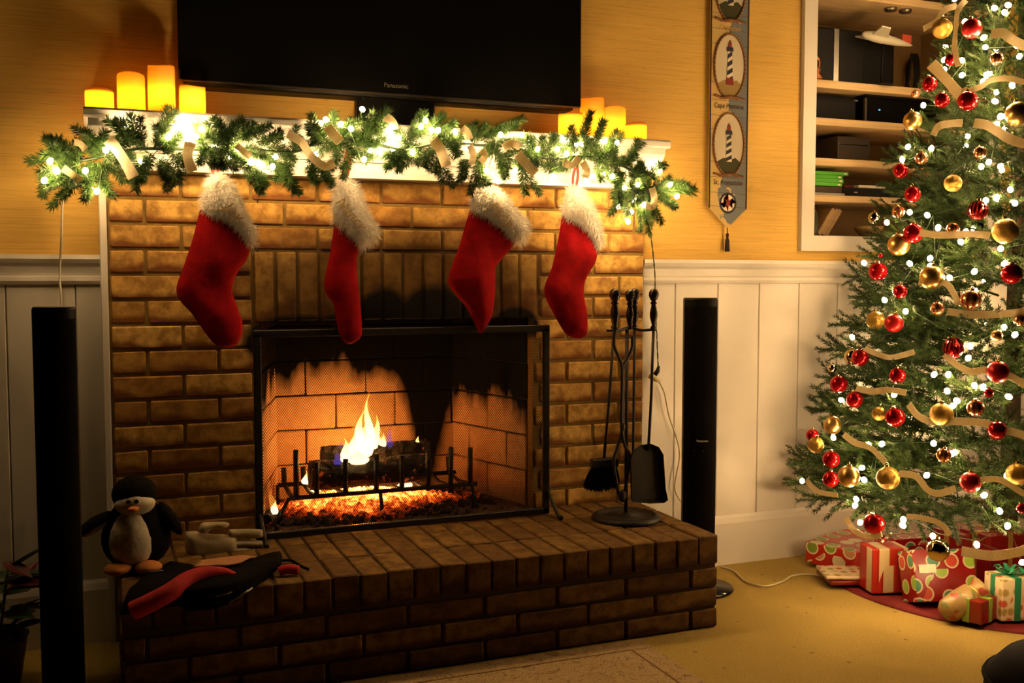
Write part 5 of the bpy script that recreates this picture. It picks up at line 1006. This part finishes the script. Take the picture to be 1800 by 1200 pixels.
# tree lights
tl = thing('string_lights', 'white string lights wound around the Christmas tree', 'string lights', TC+Vector((0, 0, 1.2)))
TL = '''1696,38 1772,9 1766,22 1729,66 1732,83 1787,80 1792,99 1660,105 1691,106 1660,122 1691,132 1728,143 1779,150 1623,185 1749,178 1760,204 1752,218 1734,132 1748,14 1759,205 1596,258 1637,261 1586,280 1738,285 1776,333 1752,347 1784,357 1733,352 1599,373 1559,391 1630,378 1649,400 1689,425 1698,407 1759,437 1635,454 1635,467 1599,463 1519,462 1713,477 1669,488 1766,463 1555,527 1592,547 1765,575 1784,588 1498,592 1705,608 1702,629 1667,658 1642,658 1713,677 1728,680 1665,687 1682,704 1675,713 1572,693 1479,703 1773,697 1527,782 1550,780 1641,779 1678,795 1672,797 1515,822 1519,843 1629,835 1410,845 1505,877 1503,888 1730,870 1757,898 1771,924 1512,918 1588,913 1587,923 1640,942 1717,957 1465,769 1797,988'''
tp = []
for tok in TL.split():
    x, y = map(float, tok.split(',')); p = tree_hit(x, y, 0.965); tp.append(p); local(obj('bulb', BULB_TREE, None, None, p, (random.uniform(-1, 1), random.uniform(-1, 1), 0), 0.0088), tl)
for i in range(60):                          # the rest of the string: flanks, inside and wall side
    z = random.uniform(0.40, 2.6); az = random.random()*6.28; d = Vector((math.cos(az), math.sin(az), 0)); R = TR(z)*(random.uniform(0.55, 0.98) if d.dot(view) < 0.2 else random.uniform(0.4, 0.75)); p = TC+d*R+Vector((0, 0, z))
    if p.y > -0.02: p.y = -0.02-random.random()*0.05
    tp.append(p); local(obj('bulb', BULB_TREE, None, None, p, (random.uniform(-1, 1), random.uniform(-1, 1), 0), 0.0088), tl)
def az_of(p): return math.atan2(p.y-TC.y, p.x-TC.x)
tp.sort(key=lambda p: (round(p.z/0.16), az_of(p)))
local(tube('wire', [p+(TC+Vector((0, 0, p.z))-p)*0.06 for p in tp], 0.0011, 'wire_green', n=3), tl)
# ornaments
bm = bmesh.new(); bmesh.ops.create_uvsphere(bm, u_segments=28, v_segments=18, radius=1.0); BALL = fin(bm, 'ball', True)
bm = bmesh.new(); bm_lathe(bm, [(0.0, 0.97), (0.20, 0.97), (0.21, 1.14), (0.0, 1.16)], 10); CAP = fin(bm, 'cap'); CAP.materials.append(MATS['cap_gold'])
bm = bmesh.new(); bm_tube(bm, [(0.10*math.cos(a*0.7854), 0, 1.24+0.12*math.sin(a*0.7854)) for a in range(9)], 0.025, 4); LOOP = fin(bm, 'loop'); LOOP.materials.append(MATS['cap_gold'])
BALLS = {}
def ball_mesh(k):
    if k not in BALLS: me = BALL.copy(); me.materials.append(MATS[k]); BALLS[k] = me
    return BALLS[k]
ORN = [('ball_red_matte', 1708, 50, 17, 'red ball near the tree top beside two bright lights'), ('ball_glitter', 1656, 50, 17, 'gold glitter ball under the topmost ribbon tail'), ('ball_red', 1671, 105, 10, 'small red ball hanging beside a thin vertical ribbon'), ('ball_copper', 1752, 103, 11, 'small copper striped ball near the tree top'),
 ('ball_red', 1634, 148, 13, 'red ball at the tree edge level with the top shelf board'), ('ball_red', 1656, 176, 13, 'glossy red ball left of the ribbon bend'), ('ball_red', 1701, 177, 17, 'large glossy red ball right under the ribbon bend'), ('ball_copper', 1609, 165, 7, 'tiny copper ball at the tree edge by the second shelf'), ('ball_gold', 1604, 212, 16, 'satin gold ball at the tree edge over the second shelf board'), ('ball_gold', 1789, 200, 21, 'large satin gold ball at the upper right picture edge'),
 ('ball_copper', 1620, 278, 11, 'small copper ball under two lights by the third shelf'), ('ball_red', 1583, 300, 13, 'red ball at the tree edge by the third shelf board'), ('ball_copper', 1723, 268, 11, 'small red and copper ball under the wide looping ribbon'), ('ball_red', 1604, 341, 14, 'dark red ball at the tree edge by the fourth shelf'), ('ball_glitter', 1675, 322, 15, 'gold glitter ball half hidden in needles, upper tree'), ('ball_mirror', 1537, 383, 11, 'small mirrored gold ball before the bottom shelf'),
 ('ball_copper', 1579, 372, 11, 'copper ball half hidden right of the small mirrored ball'), ('ball_red', 1605, 410, 17, 'large red ball touching a satin gold ball'), ('ball_gold', 1580, 430, 19, 'satin gold ball touching a large red ball'), ('ball_copper', 1675, 402, 11, 'small copper striped ball on a straight ribbon'), ('ball_ridged', 1719, 369, 17, 'ridged red ball in the upper middle of the tree'), ('ball_glitter', 1767, 406, 22, 'large pale gold ball below the ridged red ball'),
 ('ball_red', 1543, 477, 16, 'glossy red ball at the tree edge under the shelf frame'), ('ball_gold', 1638, 488, 21, 'large satin gold ball in the middle of the tree'), ('ball_red', 1778, 481, 18, 'dark red ball below the large pale gold ball'), ('ball_red', 1582, 512, 12, 'small red ball left below the large satin gold ball'), ('ball_copper', 1706, 527, 18, 'large copper striped ball in the middle of the tree'), ('ball_copper', 1648, 542, 12, 'small dark striped ball left of the large copper one'),
 ('ball_red_matte', 1571, 568, 16, 'bright red ball beside a gold glitter ball'), ('ball_glitter', 1539, 563, 16, 'gold glitter ball left of a bright red ball'), ('ball_gold', 1752, 590, 10, 'small gold ball right of centre, mid tree'), ('ball_copper', 1793, 562, 11, 'red striped ball cut by the right picture edge'), ('ball_ridged', 1676, 611, 18, 'ridged red ball above a long drooping ribbon'), ('ball_red', 1512, 628, 15, 'red ball overlapping a gold one at the tree edge'),
 ('ball_mirror', 1498, 627, 14, 'gold ball behind a red one at the tree edge'), ('ball_mirror', 1463, 647, 8, 'tiny mirrored gold ball at the outer left twig'), ('ball_red', 1474, 675, 15, 'red ball under the tiny mirrored gold ball'), ('ball_red', 1577, 660, 14, 'red ball tucked deep below a short ribbon'), ('ball_red', 1502, 702, 14, 'red ball at the start of a short straight ribbon'), ('ball_red_matte', 1754, 653, 19, 'large bright red ball on the drooping ribbon, right side'),
 ('ball_glitter', 1655, 728, 20, 'large gold glitter ball on a wavy ribbon'), ('ball_red', 1573, 733, 17, 'dark glossy red ball left of the wavy ribbon'), ('ball_glitter', 1545, 727, 12, 'small gold glitter ball behind a dark red ball'), ('ball_copper', 1715, 717, 15, 'copper red ball right of the large gold glitter ball'), ('ball_red', 1753, 756, 16, 'dark red ball on the wavy ribbon, right side'), ('ball_gold', 1464, 747, 16, 'satin gold ball on the left flank of the tree'),
 ('ball_red', 1428, 765, 11, 'small red ball at the leftmost tree edge'), ('ball_glitter', 1434, 782, 14, 'gold glitter ball under the leftmost small red ball'), ('ball_red', 1461, 807, 15, 'upper of two red balls in the lower left branches'), ('ball_red', 1460, 842, 14, 'lower of two red balls in the lower left branches'), ('ball_gold', 1492, 837, 19, 'gold ball beside the two lower left red balls'), ('ball_glitter', 1561, 840, 20, 'large gold glitter ball at the end of a low ribbon'),
 ('ball_copper', 1659, 800, 13, 'copper striped ball beside a pair of lights'), ('ball_red_matte', 1706, 847, 18, 'large red ball between two low ribbons'), ('ball_glitter', 1788, 833, 19, 'gold glitter ball at the lower right picture edge'), ('ball_red', 1536, 920, 18, 'lowest red ball, hanging over the flat gift'), ('ball_mirror', 1649, 966, 20, 'large mirrored gold ball hanging over the gifts'), ('ball_red', 1796, 893, 9, 'small red ball at the right edge above the gifts'), ('ball_red', 1548, 449, 4, 'tiny red berry beside a satin gold ball'), ('ball_red', 1738, 690, 8, 'small dim red ball under the large bright red one')]
for k, px, py_, r, lab in ORN:
    p = tree_hit(px, py_, 1.015); s = r*mpp(p); p = p-ray(px, py_).normalized()*s*0.6
    t = thing('bauble', lab, 'ornament', p, (random.uniform(-.15, .15), random.uniform(-.15, .15), random.random()*6), group='baubles hung on the Christmas tree'); t.scale = (s, s, s)
    obj('ball', ball_mesh(k), None, t); obj('cap', CAP, None, t); obj('loop', LOOP, None, t)
# ribbons on the tree
RBN = [([(1698, 0), (1684, 18), (1680, 50), (1678, 86), (1685, 116)], 9, 'thin ribbon hanging straight down near the tree top'), ([(1682, 10), (1660, 18), (1646, 36), (1623, 51)], 10, 'ribbon tail pointing left in front of the top shelf'), ([(1637, 112), (1650, 125), (1668, 145), (1688, 166), (1702, 160)], 18, 'broad ribbon fold slanting down above the large red ball'), ([(1702, 160), (1724, 152), (1742, 141), (1770, 138), (1800, 144), (1830, 150)], 9, 'ribbon rising right from the ribbon bend'), ([(1742, 60), (1762, 58), (1780, 70), (1800, 80), (1825, 84)], 15, 'broad ribbon at the upper right picture edge'),
 ([(1640, 238), (1650, 222), (1672, 217), (1692, 216)], 12, 'curled ribbon end below the second shelf board'), ([(1712, 216), (1735, 220), (1755, 232), (1775, 244), (1800, 252), (1825, 255)], 15, 'wide looping ribbon under the large satin gold ball'), ([(1612, 408), (1655, 413), (1705, 411), (1740, 414)], 11, 'straight ribbon across the tree beside the large red ball'), ([(1615, 495), (1660, 497), (1677, 517), (1685, 535)], 10, 'ribbon falling from the large central satin gold ball'), ([(1665, 547), (1713, 553), (1780, 550), (1810, 545)], 12, 'ribbon under the large copper striped ball'),
 ([(1520, 612), (1540, 621), (1567, 628), (1607, 618)], 9, 'short ribbon from the overlapping red and gold balls'), ([(1660, 622), (1680, 640), (1707, 653), (1733, 650), (1773, 660), (1800, 675), (1825, 690)], 11, 'long drooping ribbon below the ridged red ball'), ([(1505, 682), (1533, 688), (1560, 685), (1593, 690)], 10, 'short straight ribbon on the left flank'), ([(1597, 710), (1613, 730), (1637, 740), (1677, 740), (1727, 743), (1770, 756), (1805, 766)], 12, 'wavy ribbon crossing below the large gold glitter ball'), ([(1483, 763), (1503, 778), (1530, 787), (1557, 813)], 10, 'ribbon running down from the left satin gold ball'),
 ([(1580, 832), (1610, 837), (1630, 860), (1650, 867), (1680, 858)], 11, 'low swagging ribbon right of the large glitter ball'), ([(1723, 843), (1753, 842), (1777, 853), (1800, 867), (1822, 872)], 10, 'low ribbon running right from a large red ball'), ([(1417, 843), (1437, 863), (1473, 870)], 8, 'ribbon at the lowest left branches'), ([(1487, 910), (1503, 933), (1527, 943), (1550, 938)], 9, 'ribbon curl around the lowest red ball'), ([(1593, 907), (1620, 910), (1653, 920), (1670, 940)], 9, 'ribbon above the mirrored gold ball'), ([(1690, 968), (1740, 976), (1780, 972), (1815, 962)], 16, 'broad ribbon low on the right over the gifts')]
outd = lambda p: (Vector((p.x-TC.x, p.y-TC.y, 0)).normalized()+(CAM-p).normalized()).normalized()
for pts, w, lab in RBN:
    P3 = [tree_hit(x, y, 1.03) for x, y in pts]
    P3 = [p-ray(*pts[i]).normalized()*0.02 for i, p in enumerate(P3)]
    tag(obj('tree_ribbon', ribbon_mesh(P3, w*1.1*mpp(P3[0]), outd, lambda s: 0.4*math.sin(s*5.5+len(pts))), 'ribbon'), lab, 'ribbon', 'cream ribbons on the Christmas tree')
# ------------------------------------------------------------------ skirt and gifts
n = 72; bm = bmesh.new(); rings = []
for r, z in ((0.05, 0.012), (0.3, 0.011), (0.55, 0.010), (0.66, 0.010), (0.685, 0.006)):
    rings.append([bm.verts.new((r*math.cos(2*math.pi*k/n), min(r*math.sin(2*math.pi*k/n), 0.50), z+0.004*math.sin(k*0.7+r*9))) for k in range(n)])
lo_ = [bm.verts.new((v.co.x, v.co.y, 0.0012)) for v in rings[-1]]; rings.append(lo_)
for A, B in zip(rings, rings[1:]):
    for k in range(n): bm.faces.new((A[k], A[(k+1) % n], B[(k+1) % n], B[k]))
tk = obj('tree_skirt', fin(bm, 'tree_skirt', True), 'skirt_red', None, TC); tag(tk, 'dark red velvet tree skirt spread on the carpet under the gifts', 'tree skirt')
def gift_mesh(sz, bev=0.004):
    bm = bmesh.new(); bm_box(bm, (-sz[0]/2, -sz[1]/2, 0), (sz[0]/2, sz[1]/2, sz[2]), bev, 2); uv = bm.loops.layers.uv.new('UVMap'); ox, oy = random.random(), random.random()
    for f in bm.faces:
        a = [abs(c) for c in f.normal]; ax = a.index(max(a))
        for l in f.loops:
            c = l.vert.co; l[uv].uv = ((c.y, c.z) if ax == 0 else (c.x, c.z) if ax == 1 else (c.x, c.y)); l[uv].uv.x += ox; l[uv].uv.y += oy
    return fin(bm, 'wrapped_box')
def gift(label, loc, sz, rz, paper, band=None, bow=False, tilt=(0, 0), tagm=None, flap=True):
    t = thing('wrapped_gift', label, 'gift', loc, (tilt[0], tilt[1], rz), group='wrapped gifts under the tree')
    obj('wrapped_box', gift_mesh(sz), paper, t)
    if flap:
        bm = bmesh.new(); a = [(-sz[0]*0.42, -sz[1]/2-0.0012, sz[2]*0.02), (sz[0]*0.42, -sz[1]/2-0.0012, sz[2]*0.02), (sz[0]*0.16, -sz[1]/2-0.0012, sz[2]*0.62), (-sz[0]*0.16, -sz[1]/2-0.0012, sz[2]*0.62)]; v = [bm.verts.new(p) for p in a]+[bm.verts.new((p[0], p[1]+0.001, p[2])) for p in a]
        for f in ((0, 1, 2, 3), (4, 5, 6, 7), (0, 1, 5, 4), (1, 2, 6, 5), (2, 3, 7, 6), (3, 0, 4, 7)): bm.faces.new([v[i] for i in f])
        uv = bm.loops.layers.uv.new('UVMap')
        for f in bm.faces:
            for l in f.loops: l[uv].uv = (l.vert.co.x+0.3, l.vert.co.z+0.2)
        obj('end_flap', fin(bm, 'end_flap'), paper, t)
    if band:
        w = 0.011
        for lo, hi in (((-w, -sz[1]/2-0.002, -0.0), (w, sz[1]/2+0.002, sz[2]+0.002)), ((-sz[0]/2-0.002, -w, 0.0), (sz[0]/2+0.002, w, sz[2]+0.002))): box('ribbon_band', lo, hi, band, t)
        if bow:
            for k in range(6):
                a = k*1.047; c = [Vector((0, 0, sz[2]+0.003)), Vector((0.03*math.cos(a)-0.01*math.sin(a), 0.03*math.sin(a)+0.01*math.cos(a), sz[2]+0.028)), Vector((0.042*math.cos(a), 0.042*math.sin(a), sz[2]+0.014)), Vector((0, 0, sz[2]+0.005))]; obj('bow_loop', ribbon_mesh(c, 0.012, Vector((0, 0, 1)), None), band, t)
    if tagm: box('gift_tag', (-sz[0]*0.42, -sz[1]/2-0.004, sz[2]*0.55), (-sz[0]*0.42+0.06, -sz[1]/2-0.002, sz[2]*0.55+0.028), tagm, t)
    return t
def g0(px, py_): p = PZ(px, py_, 0.018); return p
A_, B_, C_ = PZ(1393, 986, 0.0), PZ(1487, 1008, 0.0), PZ(1540, 985, 0.0)
ab = B_-A_; rz1 = math.atan2(ab.y, ab.x); nrm_ = Vector((-math.sin(rz1), math.cos(rz1), 0)); L1 = ab.length
D1 = 0.34; ctr = A_+ab*0.5+nrm_*D1/2
gift('large flat gift in red bauble paper nearest the wall', (ctr.x, min(ctr.y, -0.16), 0.018), (L1, D1, 0.082), rz1, 'paper_bauble')
p = g0(1512, 1026); gift('thin cream paper gift lying under the flat red one', (p.x+0.02, p.y+0.06, 0.036), (0.24, 0.15, 0.012), -0.42, 'paper_cream', flap=False)
gift('thin red gift at the bottom beside the skirt edge', (p.x+0.03, p.y+0.055, 0.018), (0.25, 0.16, 0.016), -0.36, 'paper_red', flap=False)
p = g0(1570, 1042); gift('upright striped red and cream gift with candy cane tie', (p.x, p.y+0.05, 0.018), (0.135, 0.10, 0.160), -0.25, 'paper_stripe')
cn = thing('candy_cane', 'small candy cane on top of the striped gift', 'candy', (p.x-0.02, p.y+0.04, 0.187))
for k in range(5): tube('stripe_segment', [(0.009*k, 0, 0.006+0.006*k), (0.009*k+0.008, 0, 0.006+0.006*k+0.0053)], 0.0045, 'red_cord' if k % 2 else 'print_white', cn, 8)
p = PZ(1600, 975, 0.11); gift('red gift with a green bauble print at the back under branches', (p.x+0.03, p.y+0.05, 0.10), (0.20, 0.12, 0.075), -0.1, 'paper_bauble_big'); gift('dark red box supporting the back gift', (p.x+0.03, p.y+0.06, 0.018), (0.18, 0.12, 0.080), -0.1, 'paper_darkred', flap=False)
p = g0(1668, 1072); gift('big red gift with bauble print and a white tag in front', (p.x+0.035, p.y+0.07, 0.022), (0.22, 0.11, 0.175), -0.30, 'paper_bauble_big', tilt=(-0.32, 0), tagm='tag_white')
p = g0(1715, 1030); gift('dark red gift box behind the tagged one', (p.x+0.05, p.y+0.12, 0.018), (0.16, 0.15, 0.18), 0.1, 'paper_red', band='ribbon_gold')
p = g0(1686, 1086)
cy = thing('wrapped_gift', 'small barrel shaped gift in brown cream paper lying tilted', 'gift', (p.x+0.01, p.y+0.0, 0.072), (0.0, 1.02, -0.25), group='wrapped gifts under the tree')
lathe('wrapped_tube', [(0.0, -0.085), (0.030, -0.080), (0.044, -0.06), (0.048, 0.0), (0.044, 0.045), (0.028, 0.055), (0.030, 0.060), (0.046, 0.09), (0.040, 0.092), (0, 0.075)], 'paper_kraft', cy, n=18); cy.scale = (0.92, 0.92, 0.92); lathe('tie', [(0.0275, 0.050), (0.032, 0.052), (0.032, 0.060), (0.0275, 0.062)], 'ribbon_gold', cy, n=16, close=False)
p = g0(1735, 1094); gift('small red gift with lime top between barrel gift and cream box', (p.x, p.y+0.05, 0.018), (0.12, 0.10, 0.075), 0.3, 'paper_red', band='paper_lime')
p = g0(1785, 1092); gift('cream gift tied with green ribbon at the right edge', (p.x+0.02, p.y+0.05, 0.018), (0.11, 0.10, 0.14), -0.25, 'paper_cream', band='ribbon_green', bow=True)
p = g0(1775, 1040); gift('tall red gift behind the green ribboned one', (p.x+0.06, p.y+0.13, 0.018), (0.20, 0.14, 0.19), 0.05, 'paper_red', band='ribbon_gold', bow=True)
# ------------------------------------------------------------------ dark ottoman at the lower right corner
oc = PZ(1925, 1400, 0.0); ot = thing('ottoman', 'dark rounded ottoman cut by the lower right corner', 'ottoman', (oc.x, oc.y, 0.0))
lathe('cushion', [(0, 0.06), (0.20, 0.06), (0.225, 0.08), (0.235, 0.16), (0.225, 0.25), (0.19, 0.29), (0.12, 0.305), (0, 0.31)], 'dark_leather', ot, n=40)
tube('piping', [(0.228*math.cos(k*math.pi/20), 0.228*math.sin(k*math.pi/20), 0.245) for k in range(41)], 0.005, 'dark_leather', ot)
for k in range(4): a = k*math.pi/2+0.6; lathe('leg', [(0, 0.001), (0.014, 0.001), (0.02, 0.065), (0, 0.065)], 'tan_wood', ot, (0.15*math.cos(a), 0.15*math.sin(a), 0), 10)
